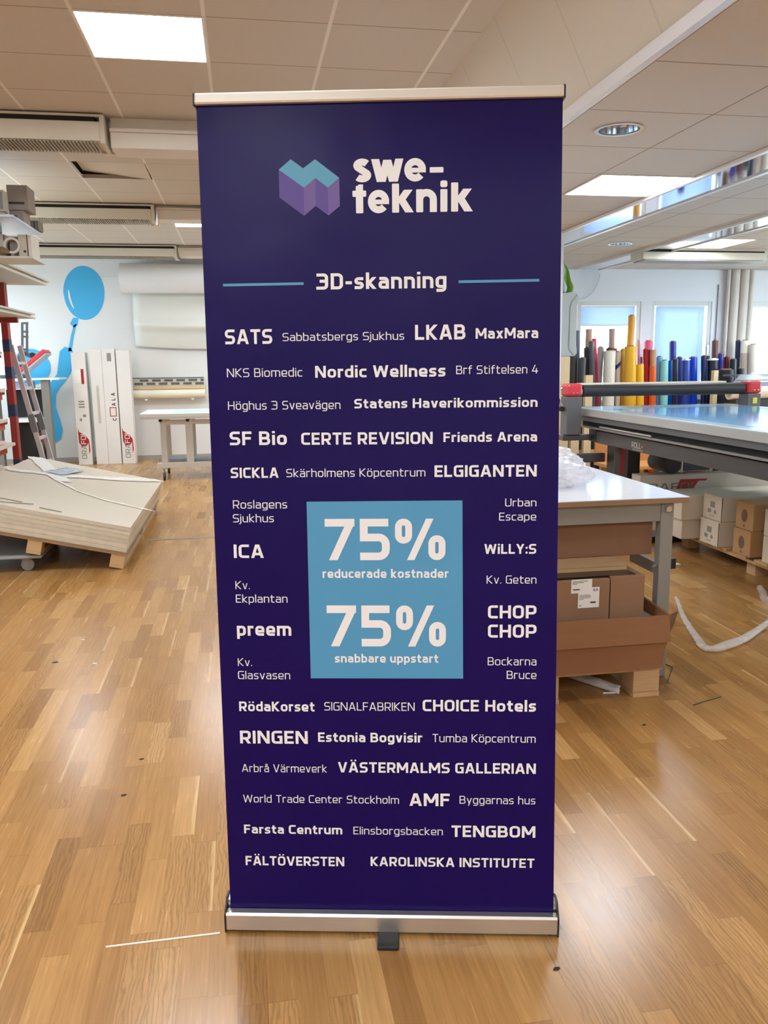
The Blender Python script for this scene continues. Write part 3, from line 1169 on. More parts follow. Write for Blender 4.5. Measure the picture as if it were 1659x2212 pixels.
TEXTS = [
    ('3D-skanning', 'b', -0.1672, 0.1455, 1.6626, 0.0376),
    ('SATS', 'b', -0.3930, -0.2773, 1.5359, 0.0352),
    ('Sabbatsbergs Sjukhus', 'l', -0.2519, 0.0437, 1.5420, 0.0192),
    ('LKAB', 'b', 0.0702, 0.1914, 1.5412, 0.0354),
    ('MaxMara', 'b', 0.2161, 0.3660, 1.5423, 0.0248),
    ('NKS Biomedic', 'l', -0.3912, -0.2057, 1.4566, 0.0210),
    ('Nordic Wellness', 'b', -0.1740, 0.1436, 1.4532, 0.0285),
    ('Brf Stiftelsen 4', 'l', 0.1695, 0.3668, 1.4585, 0.0203),
    ('Höghus 3 Sveavägen', 'l', -0.3911, -0.1133, 1.3773, 0.0207),
    ('Statens Haverikommission', 'b', -0.0793, 0.3669, 1.3783, 0.0228),
    ('SF Bio', 'b', -0.3896, -0.2476, 1.2904, 0.0336),
    ('CERTE REVISION', 'b', -0.2116, 0.1125, 1.2902, 0.0296),
    ('Friends Arena', 'b', 0.1388, 0.3671, 1.2947, 0.0234),
    ('SICKLA', 'b', -0.3900, -0.2702, 1.2090, 0.0256),
    ('Skärholmens Köpcentrum', 'l', -0.2507, 0.0943, 1.2104, 0.0205),
    ('ELGIGANTEN', 'b', 0.1169, 0.3674, 1.2087, 0.0287),
    ('Roslagens', 'l', -0.3869, -0.2508, 1.1323, 0.0208),
    ('Sjukhus', 'l', -0.3880, -0.2849, 1.0977, 0.0203),
    ('Urban', 'l', 0.2911, 0.3679, 1.1350, 0.0194),
    ('Escape', 'l', 0.2766, 0.3679, 1.0999, 0.0195),
    ('ICA', 'b', -0.3887, -0.3127, 1.0069, 0.0342),
    ('WiLLY:S', 'b', 0.2408, 0.3692, 1.0161, 0.0248),
    ('75%', 'b', -0.1575, 0.1440, 1.0006, 0.1047),
    ('reducerade kostnader', 'b', -0.1651, 0.1519, 0.9555, 0.0223),
    ('75%', 'b', -0.1563, 0.1454, 0.7780, 0.1065),
    ('snabbare uppstart', 'b', -0.1376, 0.1262, 0.7356, 0.0223),
    ('Kv.', 'l', -0.3873, -0.3508, 0.9267, 0.0208),
    ('Ekplantan', 'l', -0.3873, -0.2555, 0.8917, 0.0209),
    ('preem', 'b', -0.3872, -0.2478, 0.8055, 0.0351),
    ('Kv.', 'l', -0.3875, -0.3511, 0.7256, 0.0207),
    ('Glasvasen', 'l', -0.3880, -0.2534, 0.6908, 0.0214),
    ('Kv. Geten', 'l', 0.2469, 0.3709, 0.9407, 0.0205),
    ('CHOP', 'b', 0.2509, 0.3722, 0.8514, 0.0334),
    ('CHOP', 'b', 0.2513, 0.3730, 0.8017, 0.0336),
    ('Bockarna', 'l', 0.2513, 0.3741, 0.7295, 0.0210),
    ('Bruce', 'l', 0.2996, 0.3746, 0.6939, 0.0211),
    ('RödaKorset', 'b', -0.3878, -0.1923, 0.6050, 0.0258),
    ('SIGNALFABRIKEN', 'l', -0.1668, 0.0655, 0.6080, 0.0221),
    ('CHOICE Hotels', 'b', 0.0861, 0.3748, 0.6075, 0.0303),
    ('RINGEN', 'b', -0.3882, -0.2115, 0.5177, 0.0346),
    ('Estonia Bogvisir', 'b', -0.1846, 0.0848, 0.5234, 0.0254),
    ('Tumba Köpcentrum', 'l', 0.1112, 0.3750, 0.5248, 0.0216),
    ('Arbrå Värmeverk', 'l', -0.3860, -0.1629, 0.4399, 0.0214),
    ('VÄSTERMALMS GALLERIAN', 'b', -0.1343, 0.3768, 0.4408, 0.0280),
    ('World Trade Center Stockholm', 'l', -0.3851, 0.0238, 0.3560, 0.0210),
    ('AMF', 'b', 0.0511, 0.1557, 0.3505, 0.0344),
    ('Byggarnas hus', 'l', 0.1812, 0.3769, 0.3578, 0.0214),
    ('Farsta Centrum', 'b', -0.3854, -0.1258, 0.2696, 0.0244),
    ('Elinsborgsbacken', 'l', -0.0964, 0.1378, 0.2702, 0.0211),
    ('TENGBOM', 'b', 0.1605, 0.3783, 0.2660, 0.0316),
    ('FÄLTÖVERSTEN', 'b', -0.3840, -0.1218, 0.1802, 0.0259),
    ('KAROLINSKA INSTITUTET', 'b', -0.0521, 0.3772, 0.1821, 0.0257),
]
flat([(-0.2018, 1.1487), (0.1858, 1.1503), (0.1892, 0.6940), (-0.2004, 0.6933)], 2, 0.0006)
for x0, x1 in ((-0.3937, -0.1978), (0.1748, 0.3666)):
    flat([(x0, 1.6733), (x1, 1.6743), (x1, 1.6804), (x0, 1.6795)], 2, 0.0006)
for s, wt, x0, x1, z0, cap in TEXTS:
    if s == 'preem':
        cap = 0.0351
    put_text(bs, text_quads(s, wt == 'b', x0, x1, z0, cap), on_banner(0.0012), 1)
flat([(-0.2515, 1.9406), (-0.2227, 1.9637), (-0.1933, 1.9426), (-0.1926, 1.8989)], 3, 0.0006)
flat([(-0.1933, 1.9426), (-0.1647, 1.9626), (-0.1645, 1.92), (-0.1926, 1.8989)], 3, 0.0006)
flat([(-0.1647, 1.9626), (-0.1081, 1.9196), (-0.1354, 1.8979), (-0.1645, 1.92)], 3, 0.0006)
flat([(-0.2515, 1.9406), (-0.1926, 1.8989), (-0.1933, 1.8345), (-0.2514, 1.8771)], 4, 0.0006)
flat([(-0.1645, 1.92), (-0.1354, 1.8979), (-0.1348, 1.8342), (-0.1651, 1.8564)], 4, 0.0006)
flat([(-0.1926, 1.8989), (-0.1645, 1.92), (-0.1651, 1.8564), (-0.1933, 1.8345)], 5, 0.0006)
flat([(-0.1354, 1.8979), (-0.1081, 1.9196), (-0.1075, 1.8554), (-0.1348, 1.8342)], 5, 0.0006)


# the logo word in a heavy round face: strokes with round arcs
def arc(cx, cz, r, a0, a1, n=22, ry=None):
    ry = r if ry is None else ry
    return [(cx + r * math.cos(math.radians(a0 + (a1 - a0) * i / n)), cz + ry * math.sin(math.radians(a0 + (a1 - a0) * i / n))) for i in range(n + 1)]


def logo(strokes, h=0.0083):
    for pts in strokes:
        put_text(bs, [[(p.x, p.y) for p in q] for q in ribbon(pts, h)], on_banner(0.0012), 1)


def soft(x0, x1, z0, z1, r=0.0022):
    """An upright bar with slightly softened corners."""
    p = []
    for cx, cz, a0 in ((x1 - r, z1 - r, 0), (x0 + r, z1 - r, 90), (x0 + r, z0 + r, 180), (x1 - r, z0 + r, 270)):
        p += arc(cx, cz, r, a0, a0 + 90, 4)
    flat(p, 1, 0.0012)


def slant(x0, z0, x1, z1, w=0.0190):
    flat([(x0 - w / 2, z0), (x0 + w / 2, z0), (x1 + w / 2, z1), (x1 - w / 2, z1)], 1, 0.0012)


def logo_e(x0, x1, zb, zt):
    h = 0.0080
    c, z = (x0 + x1) / 2, (zb + zt) / 2
    rx, rz = (x1 - x0) / 2 - h, (zt - zb) / 2 - h
    logo([arc(c, z, rx, -40, -356, 34, rz)], h)
    flat([(x0 + h, z - 0.0062), (x1 - 0.0004, z - 0.0062), (x1 - 0.0002, z + 0.0045), (x0 + h, z + 0.0045)], 1, 0.0012)


Z1, Z2 = 1.9083, 1.8379
logo([arc(-0.0533, 1.9462, 0.0128, 30, 225, 16, 0.0076) + arc(-0.0533, 1.9238, 0.0131, 55, -148, 18, 0.0076)], 0.0080)
slant(-0.0095, Z1, -0.0225, 1.960)
slant(-0.0075, Z1, 0.0061, 1.958)
slant(0.0195, Z1, 0.0061, 1.958)
slant(0.0212, Z1, 0.0346, 1.960)
logo_e(0.0461, 0.0972, 1.9078, 1.9606)
soft(0.1061, 0.1383, 1.9270, 1.9394)
soft(-0.0690, -0.0518, Z2, 1.9005)
flat([(-0.0690, 1.894), (-0.0518, 1.894), (-0.0518, 1.9035), (-0.0620, 1.9035)], 1, 0.0012)
soft(-0.0771, -0.0445, 1.8755, 1.8895)
logo_e(-0.0405, 0.0099, 1.8373, 1.8904)
for k0 in (0.0169, 0.1565):
    soft(k0, k0 + 0.0166, Z2, 1.9040)
    slant(k0 + 0.0170, 1.8610, k0 + 0.0385, 1.8895, 0.0205)
    slant(k0 + 0.0412, Z2, k0 + 0.0205, 1.8700, 0.0200)
soft(0.0739, 0.0905, Z2, 1.8900)
logo([[(0.0822, 1.868)] + arc(0.0984, 1.8660, 0.0162, 172, 0, 18, 0.0162) + [(0.1146, Z2)]])
soft(0.1311, 0.1476, Z2, 1.8895)
soft(0.1311, 0.1476, 1.8937, 1.9090, 0.0045)
bs.obj('printed_sheet', [NAVY.m, PR_W, PR_B, PR_T, PR_D, PR_L], BN)
MB().grid(lambda u, v: (-0.429 + 0.858 * u + xs_(zb0 + (zt0 - zb0) * v), 0.0012 + LEAN * (zb0 + (zt0 - zb0) * v), zb0 + (zt0 - zb0) * v), 2, 2).obj('sheet_backing', M('grey_backing', (150, 150, 155), 0.6), BN)
yt = LEAN * 2.10
rail = MB()
rail.prism([(yt - 0.013, 2.088), (yt - 0.015, 2.092), (yt - 0.012, 2.110), (yt - 0.006, 2.114), (yt + 0.006, 2.114), (yt + 0.013, 2.108), (yt + 0.013, 2.088)],
           lambda a, b: (-0.4295 + xs_(2.1), a, b), lambda a, b: (0.4295 + xs_(2.1), a, b))
ro = rail.obj('top_rail', M('satin_aluminium', (232, 226, 214), 0.38, 0.45, var=0.02), BN)
for s in (-1, 1):
    MB().prism([(yt - 0.017, 2.084), (yt - 0.014, 2.112), (yt - 0.006, 2.116), (yt + 0.008, 2.116), (yt + 0.015, 2.108), (yt + 0.015, 2.084)],
               lambda a, b: (s * 0.4296 + xs_(2.1), a, b), lambda a, b: (s * 0.433 + xs_(2.1), a, b)).obj('end_cap', BLACK, ro)
cas = MB().prism([(-0.022, 0.010), (-0.022, 0.052), (-0.017, 0.0575), (0.001, 0.0575), (0.001, 0.03), (0.008, 0.03), (0.008, 0.078), (0.03, 0.082), (0.075, 0.060), (0.078, 0.010)],
                 lambda a, b: (-0.436, a, b), lambda a, b: (0.436, a, b))
co = cas.obj('base_cassette', ALU, BN)
for s in (-1, 1):
    MB().prism([(-0.025, 0.004), (-0.025, 0.056), (-0.019, 0.063), (0.006, 0.088), (0.032, 0.088), (0.078, 0.064), (0.081, 0.004)],
               lambda a, b: (s * 0.4362, a, b), lambda a, b: (s * 0.4402, a, b)).obj('end_cap', BLACK, co)
    MB().box(s * 0.42 - 0.006, s * 0.42 + 0.006, -0.012, 0.07, 0, 0.010).obj('pad', BLACK, co)
MB().box(-0.0335, 0.0225, -0.080, 0.06, 0.0, 0.011).obj('foot', M('black_foot', (34, 33, 34), 0.5, var=0.1), BN, bevel=0.003)
MB().cyl((0, 0.045, 0.05), (xs_(2.1), yt + 0.024, 2.10), 0.009, n=12).obj('support_pole', ALUD, BN)


# ------------------------------------------------------------------ left side: sheets on a tilted pallet and dolly
TILT = math.radians(13.2)
PX, PY0, PY1, PWID = -0.93, 6.12, 8.58, 1.27
ca, sa = math.cos(TILT), math.sin(TILT)


def TP(u, y, n):
    """Tilted frame: u runs left and up from the right-hand bottom edge, n is the normal."""
    return (PX - u * ca + n * sa, y, u * sa + n * ca)


def tbox(mb, u0, u1, y0, y1, n0, n1, m=0):
    return mb.hexa([TP(u1, y0, n0), TP(u0, y0, n0), TP(u0, y1, n0), TP(u1, y1, n0), TP(u1, y0, n1), TP(u0, y0, n1), TP(u0, y1, n1), TP(u1, y1, n1)], m)


t = thing('wooden_pallet', 'pine pallet tilted up on a dolly under the big stack of white sheets', 'pallet', (0, 0, 0))
for u0 in (0.0, 0.585, 1.17):
    for y0 in (PY0 + 0.01, 7.28, PY1 - 0.12):
        tbox(MB(), u0, u0 + 0.1, y0, y0 + 0.11, 0.024, 0.100).obj('block', PINE, t)
    tbox(MB(), u0 - 0.0, u0 + 0.1, PY0 + 0.01, PY1, 0.002, 0.023).obj('runner', PINE, t)
for k in range(9):
    y0 = PY0 + 0.01 + k * (PY1 - PY0 - 0.11) / 8
    tbox(MB(), 0, PWID, y0, y0 + 0.095, 0.101, 0.120).obj('deck_board', PINEX, t)
tbox(MB(), -0.01, PWID + .01, PY0 - 0.005, PY1 + .01, 0.121, 0.130).obj('base_sheet', M('worn_grey_board', (140, 128, 112), 0.8, var=0.25, scale=25), t)

SHEET = [M('sheet_board_%d' % i, c, 0.45, var=0.02, spec=0.4) for i, c in enumerate(((206, 196, 176), (214, 204, 186), (200, 188, 168)))]
ords = ['lowest', 'second', 'third', 'fourth', 'fifth', 'topmost']
n0 = 0.131
for k in range(6):
    th = 0.0325
    dx, dy = random.uniform(-.006, .006), random.uniform(-.008, .008)
    o = tbox(MB(), 0.0 + dx, PWID - 0.01 + dx, PY0 + dy, PY1 - 0.01 + dy, n0, n0 + th - 0.0015).obj('board_pack', SHEET[k % 3], bevel=0.0015)
    tag(o, 'cream white sheet pack, %s of the stack on the tilted pallet' % ords[k], 'board', 'sheet packs on the tilted pallet')
    n0 += th
NTOP = n0 - 0.001
FILM = clear('stretch_film', (248, 246, 240), 0.16, 0.12, 0.9, 18)
FILMW = clear('white_strap_film', (254, 252, 246), 0.86, 0.18, 0.8, 40)


def top_strip(name, pts, w, label, mat, cat):
    """A strip of film lying across the tilted top, with a slight ripple."""
    mb = MB()
    q = [Vector(p) for p in pts]
    n = 26
    rows = []
    for k in range(n + 1):
        s = k / n * (len(q) - 1)
        i = min(int(s), len(q) - 2)
        p = q[i].lerp(q[i + 1], s - i)
        d = (q[i + 1] - q[i]).normalized()
        side = Vector((-d.y, d.x))
        ww = w * (0.85 + 0.3 * noise.noise((k * .31, w * 10, 0)))
        rows.append((p + side * ww, p - side * ww, 0.004 + 0.003 * noise.noise((k * .7, 0, 0))))
    vs = []
    for a, b, h in rows:
        for f in range(5):
            p = a.lerp(b, f / 4)
            vs.append(TP(p.x, p.y, NTOP + h + 0.004 * (1 + noise.noise((p.x * 22, p.y * 22, w)))))
    mb.add(vs, [(i * 5 + f, i * 5 + f + 1, (i + 1) * 5 + f + 1, (i + 1) * 5 + f) for i in range(n) for f in range(4)], 0, True)
    o = mb.obj(name, mat)
    tag(o, label, cat)
    return o


top_strip('plastic_strap', [(1.24, 7.55), (0.80, 7.75), (0.40, 8.1), (0.02, 8.52)], 0.075, 'wide shiny plastic strap across the top of the white sheet stack', FILMW, 'strap')
top_strip('plastic_strap', [(1.22, 8.50), (0.98, 7.95), (0.74, 7.45)], 0.085, 'crumpled plastic strap from the back corner of the sheet stack', FILMW, 'strap')
top_strip('twisted_film', [(0.78, 7.42), (0.55, 7.12), (0.30, 6.95), (-0.10, 6.85)], 0.013, 'thin twisted film tail reaching over the right edge of the sheets', M('twisted_film', (244, 240, 228), 0.3), 'film')
o = MB()
o.grid(lambda u, v: TP(0.80 + 0.16 * u - 0.10 * v, 7.72 + 0.46 * v, NTOP + 0.018 + 0.006 * noise.noise((u * 3, v * 5, 1))), 6, 14)
tag(o.obj('document_pouch', clear('pouch', (206, 216, 226), 0.75, 0.1, 1.0, 22), solid=0.001), 'crumpled bluish document pouch under the strap on the sheets', 'pouch')
fm = MB()


def wrap_fn(u, v):
    y = PY0 + 0.05 + (PY1 - PY0 - 0.1) * u
    n = 0.06 + (NTOP - 0.05) * v
    return TP(-0.014 - 0.012 * (1 + noise.noise((u * 14, v * 5, 0))), y, n)


fm.grid(wrap_fn, 40, 8)
fm.grid(lambda u, v: TP(1.27 * u - 0.01, PY0 - 0.014 - 0.008 * (1 + noise.noise((u * 9, v * 4, 5))), 0.14 + (NTOP - 0.15) * v), 24, 8)
tag(fm.obj('stretch_wrap', FILM), 'clear stretch wrap hanging round the right corner of the sheet stack', 'wrap')
for pts, nm in (([(1.05, 6.32), (0.80, 6.30)], 'a'), ([(0.95, 6.16), (0.72, 6.30)], 'b'), ([(0.66, 6.22), (0.50, 6.20)], 'c')):
    mb = MB()
    mb.tube([TP(p[0], p[1], NTOP + 0.0045) for p in pts], 0.003, 6)
    tag(mb.obj('tape_scrap', M('dark_tape', (120, 112, 100), 0.6)), 'short dark mark of tape %s on the front of the sheet stack' % {'a': 'farthest left', 'b': 'in the middle', 'c': 'nearest the right end'}[nm], 'tape')

t = thing('wheeled_dolly', 'low grey dolly on casters propping up the left of the pallet', 'dolly', (0, 0, 0))
MB().box(-2.24, -1.50, 6.16, 7.2, 0.105, 0.128).obj('platform', STEELG, t, bevel=0.006)
for x, y in ((-1.62, 6.24), (-2.14, 6.24), (-1.62, 7.1), (-2.14, 7.1)):
    ct = MB().cyl((x, y, 0.045), (x, y + 0.026, 0.045), 0.045, n=24)
    w = ct.obj('caster', M('caster_rubber', (150, 146, 140), 0.5), t)
    MB().hexa([(x - 0.012, y - 0.008, 0.035), (x + 0.012, y - 0.008, 0.035), (x + 0.012, y - 0.003, 0.035), (x - 0.012, y - 0.003, 0.035), (x - 0.05, y - 0.008, 0.1045), (x + 0.02, y - 0.008, 0.1045), (x + 0.02, y - 0.003, 0.1045), (x - 0.05, y - 0.003, 0.1045)]).box(x - 0.05, x + 0.02, y - 0.003, y + 0.04, 0.095, 0.1045).obj('fork', STEELG, w)

# ------------------------------------------------------------------ back-left: mural, paper roll, wall rail, cutting table, long boxes
BLUE = M('sky_blue_paint', (66, 176, 226), 0.6, var=0.02)
MW = 13.4


def wall_shape(mb, poly, y=MW - 0.004):
    mb.prism(poly, lambda a, b: (a, y, b), lambda a, b: (a, y + 0.003, b))


mu = MB()
bal = []
cx_, cz_ = -2.315, 2.565
for k in range(48):
    a = 2 * math.pi * k / 48
    r = 0.30 if math.sin(a) > 0 else 0.295
    bal.append((cx_ + r * math.cos(a) + 0.01 * math.sin(a), cz_ + (0.395 if math.sin(a) > 0 else 0.40) * math.sin(a)))
wall_shape(mu, bal)
wall_shape(mu, [(-2.50, 2.20), (-2.42, 2.19), (-2.445, 2.09), (-2.50, 2.05), (-2.555, 2.11)])
wall_shape(mu, [(-2.455, 2.11), (-2.50, 2.09), (-2.555, 1.93), (-2.61, 1.70), (-2.56, 1.70), (-2.51, 1.93)])
arm = [(-2.735, 1.70), (-2.66, 1.765), (-2.57, 1.75), (-2.525, 1.66), (-2.545, 1.50), (-2.60, 1.36), (-2.68, 1.25), (-2.78, 1.14), (-2.84, 1.05), (-2.86, 0.86), (-2.80, 0.60), (-2.78, 0.50), (-2.82, 0.36), (-2.90, 0.30), (-2.97, 0.6), (-3.03, 1.10), (-2.90, 1.24), (-2.80, 1.36)]
wall_shape(mu, arm)
hd = [(-3.16 + 0.275 * math.cos(2 * math.pi * k / 40), 1.47 + 0.27 * math.sin(2 * math.pi * k / 40)) for k in range(40)]
wall_shape(mu, hd, MW - 0.0045)
mo = mu.obj('balloon_mural', BLUE)
tag(mo, 'flat sky blue wall painting of a figure holding up a balloon', 'mural')
hl = MB()
wall_shape(hl, [(-2.545, 2.60), (-2.53, 2.61), (-2.515, 2.50), (-2.495, 2.40), (-2.475, 2.35), (-2.485, 2.33), (-2.52, 2.40), (-2.545, 2.50)], MW - 0.008)
hl.obj('highlight', WHITE_WALL, mo)

t = thing('paper_backdrop', 'big white paper roll on the back wall with its sheet curling down', 'backdrop roll', (0, 0, 0))
PAPER = M('backdrop_paper', (232, 234, 236), 0.32, var=0.01)
MB().cyl((-1.73, 13.15, 2.76), (0.40, 13.15, 2.76), 0.215, n=48).obj('roll', PAPER, t)


def drop_fn(u, v):
    x = -1.60 + 2.0 * u
    z = 2.62 - (0.86 + 0.05 * math.sin(math.pi * u)) * v
    y = 13.36 - 0.10 * math.sin(v * 3.0) - 0.05 * math.exp(-((v - .62) / .08) ** 2) * (1 - (u - .5) ** 2)
    return (x, y, z)


MB().grid(drop_fn, 16, 40).obj('hanging_sheet', M('backdrop_sheet', (222, 222, 214), 0.35, var=0.01), t, solid=0.002)
MB().cyl((-2.03, 13.33, 2.785), (-1.70, 13.33, 2.785), 0.012, n=10).obj('bracket_rod', TRIMW, t)
MB().box(-1.76, -1.735, 13.1, 13.4, 2.70, 2.82).obj('wall_bracket', TRIMW, t)

t = thing('slotted_wall_rail', 'dark slotted rail with pale clips on the back wall over the cutting table', 'rail', (0, 0, 0))
MB().box(-1.68, -0.60, 13.352, 13.372, 1.16, 1.285).obj('rail_plate', M('rail_cream', (206, 202, 188), 0.5), t)
MB().box(-1.68, -0.60, 13.346, 13.352, 1.268, 1.285).obj('top_edge', M('rail_grey', (104, 106, 104), 0.5), t)
for r, z in enumerate((1.222, 1.172)):
    for k in range(6):
        x = -1.66 + 0.185 * k + (0.085 if r == 0 else 0)
        MB().box(x, min(x + 0.13, -0.605), 13.346, 13.352, z, z + 0.035).obj('slot', M('slot_grey', (92, 94, 92), 0.5), t)
MB().box(-1.67, -0.58, 13.33, 13.384, 1.105, 1.158).obj('wood_strip', M('beige_wood', (214, 188, 148), 0.5, var=0.05), t)
o = MB().pipe((-1.67, 13.27, 1.03), (-0.585, 13.27, 1.03), 0.068, 0.03, 28).obj('paper_roll', M('cream_paper', (232, 226, 202), 0.6, var=0.02))
tag(o, 'cream paper roll lying under the slotted rail on the back wall', 'roll')
MB().box(-1.5, -1.46, 13.2, 13.384, 0.94, 0.961).obj('support', TRIMW, o)
MB().box(-0.8, -0.76, 13.2, 13.384, 0.94, 0.961).obj('support', TRIMW, o)

t = thing('cutting_table', 'aluminium cutting table on casters with a pale blue mat', 'table', (0, 0, 0))
PROF = M('aluminium_profile', (196, 192, 184), 0.4, 0.3, var=0.06, scale=4, stretch=(2, 40, 40))
yA, yB = 10.8, 11.75
MB().box(-1.298, 0.6, yA, yB, 0.845, 0.873).obj('top', M('cream_board', (232, 230, 222), 0.5), t)
e = MB().box(-1.30, 0.6, yA - 0.02, yA, 0.80, 0.865).box(-1.30, -1.28, yA, yB, 0.80, 0.865)
e.box(-1.30, 0.6, yA - 0.024, yA - 0.02, 0.826, 0.834)
e.obj('edge_profile', PROF, t)
MB().box(-0.92, 0.5, yA + 0.14, yB - 0.22, 0.8735, 0.8765).obj('cutting_mat', M('pale_blue_mat', (176, 212, 238), 0.35, var=0.02), t)
for x0, x1 in ((-1.07, -1.00), (-0.755, -0.665), (0.35, 0.42)):
    for y in (yA + 0.10, yB - 0.2):
        MB().box(x0, x1, y, y + 0.07, 0.225, 0.80).obj('leg', PROF, t)
MB().box(-1.135, 0.5, yA + 0.07, yA + 0.20, 0.165, 0.225).obj('lower_rail', PROF, t)
MB().box(-1.135, 0.5, yB - 0.22, yB - 0.09, 0.165, 0.225).obj('lower_rail', PROF, t)
MB().box(-1.0, 0.35, yA + 0.11, yA + 0.16, 0.72, 0.78).obj('upper_rail', PROF, t)
MB().box(-1.0, 0.45, yA + 0.3, yB - 0.3, 0.226, 0.25).obj('shelf', M('shelf_grey_blue', (150, 164, 176), 0.5), t)
for x in (-1.06, -0.72):
    MB().cyl((x, yA + 0.05, 0.78), (x, yA + 0.10, 0.78), 0.022, n=14).obj('clamp_knob', BLACK, t)
for x in (-1.05, 0.30):
    for y in (yA + 0.1, yB - 0.18):
        w = MB().cyl((x - 0.014, y, 0.052), (x + 0.014, y, 0.052), 0.05, n=22).obj('caster', M('caster_black', (44, 40, 38), 0.5), t)
        MB().cyl((x, y, 0.10), (x, y, 0.166), 0.012, n=10).box(x - 0.05, x + 0.05, y - .03, y + .03, 0.155, 0.1645).obj('stem', ALUD, w)

BOXES = [(-2.49, -2.29, 1.672, 'tall narrow white carton leaning on the wall, leftmost of four, with a red label', 0),
         (-2.232, -2.057, 1.722, 'tall plain white carton second from the left against the wall', 1),
         (-2.055, -1.865, 1.727, 'tall white carton with a red square outline and letters on its front', 2),
         (-1.85, -1.657, 1.700, 'tall white carton nearest the paper rail, with a red logo near its foot', 3)]


def carton_print(b, o, x0, x1, yf):
    mb = MB()

    def poly(p, m, off=0.0):
        mb.add([(x0 + a * (x1 - x0), yf - 0.0012 - off, c) for a, c in p], [tuple(range(len(p)))], m)
    if b in (0, 3):
        z = 0.12
        poly([(.10, .56), (.18, .50), (.62, .44), (.85, .38), (.90, .10 + z), (.80, .16), (.80, .33), (.62, .28), (.30, .28), (.12, .34)], 0)
        q = text_quads('ORAFOL', True, 0.0, None, 0.0, 0.075, 0.13)
        # the word runs up the carton
        for k in q:
            mb.add([(x0 + 0.5 * (x1 - x0) + 0.028 - c, yf - 0.0022, 0.09 + a * 1.15) for a, c in k], [(0, 1, 2, 3)], 1 if sum(p[0] for p in k) / 4 < 0.20 else 2)
    if b == 0:
        poly([(.14, 1.22), (.60, 1.22), (.60, 1.42), (.14, 1.42)], 2)
        poly([(.62, 1.21), (.82, 1.21), (.82, 1.43), (.62, 1.43)], 0)
        for zz in (0.86, 0.90, 0.94):
            poly([(.30, zz), (.72, zz), (.72, zz + .02), (.30, zz + .02)], 1)
        poly([(.30, .66), (.45, .66), (.45, .70), (.30, .70)], 1)
        poly([(.55, .72), (.78, .72), (.78, .76), (.55, .76)], 1)
    if b == 1:
        poly([(.40, .62), (.62, .62), (.62, 1.18), (.40, 1.18)], 3)
    if b == 2:
        poly([(.40, 1.54), (.72, 1.54), (.72, 1.66), (.40, 1.66)], 1)
        # letters read upwards: C, a square, A L A
        for s, zz in (('C', 0.66), ('A', 0.88), ('L', 0.96), ('A', 1.03)):
            for k in text_quads(s, True, 0.0, None, 0.0, 0.055, 0.2):
                mb.add([(x0 + 0.82 * (x1 - x0) - c, yf - 0.0015, zz + a) for a, c in k], [(0, 1, 2, 3)], 4)
        for r_, m in (((.34, .72, .86, .86), 0),):
            a0, z0, a1, z1 = r_
            t_ = 0.06
            poly([(a0, z0), (a1, z0), (a1, z0 + .012), (a0, z0 + .012)], m)
            poly([(a0, z1 - .012), (a1, z1 - .012), (a1, z1), (a0, z1)], m)
            poly([(a0, z0), (a0 + t_, z0), (a0 + t_, z1), (a0, z1)], m)
            poly([(a1 - t_, z0), (a1, z0), (a1, z1), (a1 - t_, z1)], m)
    if mb.v:
        mb.obj('lettering', [REDINK, INKG, PAPERW, M('faint_ink', (196, 190, 178), 0.7), INK], o)


for i, (x0, x1, h, lab, b) in enumerate(BOXES):
    t = thing('tall_carton', lab, 'carton', (0, 0, 0), 0, 'tall cartons against the back wall')
    y0 = 12.93
    m = MB().box(x0, x1, y0, y0 + 0.20, 0.0, h)
    m.obj('carton', CARDW, t, bevel=0.004)
    carton_print(b, t, x0, x1, y0)

# ------------------------------------------------------------------ far-left bench, heat press, ladder
t = thing('white_bench', 'white topped bench with a grey leg and black panel in the far left corner', 'bench', (0, 0, 0))
yb = 12.55
MB().box(-3.6, -2.60, yb - 0.02, 13.1, 1.285, 1.31).obj('top', TRIMW, t, bevel=0.003)
MB().box(-2.86, -2.755, yb + 0.02, yb + 0.14, 0.0, 1.284).obj('leg', M('leg_grey', (128, 126, 120), 0.5), t)
MB().box(-3.55, -3.45, yb + 0.02, yb + 0.14, 0.0, 1.284).obj('leg', M('leg_grey', (128, 126, 120), 0.5), t)
MB().box(-3.4, -2.87, yb + 0.25, yb + 0.27, 0.74, 1.15).obj('black_panel', BLACK, t)
MB().box(-3.45, -2.865, yb + 0.06, 13.0, 1.15, 1.165).obj('upper_shelf', TRIMW, t)
MB().box(-3.45, -2.865, yb + 0.06, 13.0, 0.68, 0.73).obj('shelf', TRIMW, t)
MB().box(-3.4, -2.87, yb + 0.35, yb + 0.37, 0.1, 0.68).obj('lower_panel', BLACK, t)
o = MB().box(-3.30, -2.98, yb + 0.05, yb + 0.22, 1.166, 1.262).obj('storage_tray', M('blue_grey_plastic', (150, 168, 200), 0.4), bevel=0.01)
tag(o, 'blue-grey plastic tray tucked under the bench top', 'tray')
o = MB().cyl((-2.96, yb + 0.2, 0.45), (-2.96, yb + 0.3, 0.45), 0.07, n=20).obj('red_reel', M('dark_red_plastic', (112, 34, 38), 0.5))
MB().box(-2.97, -2.95, yb + 0.22, yb + 0.28, 0.0, 0.385).obj('stand', STEELG, o)
tag(o, 'small dark red reel low beside the bench leg', 'reel')

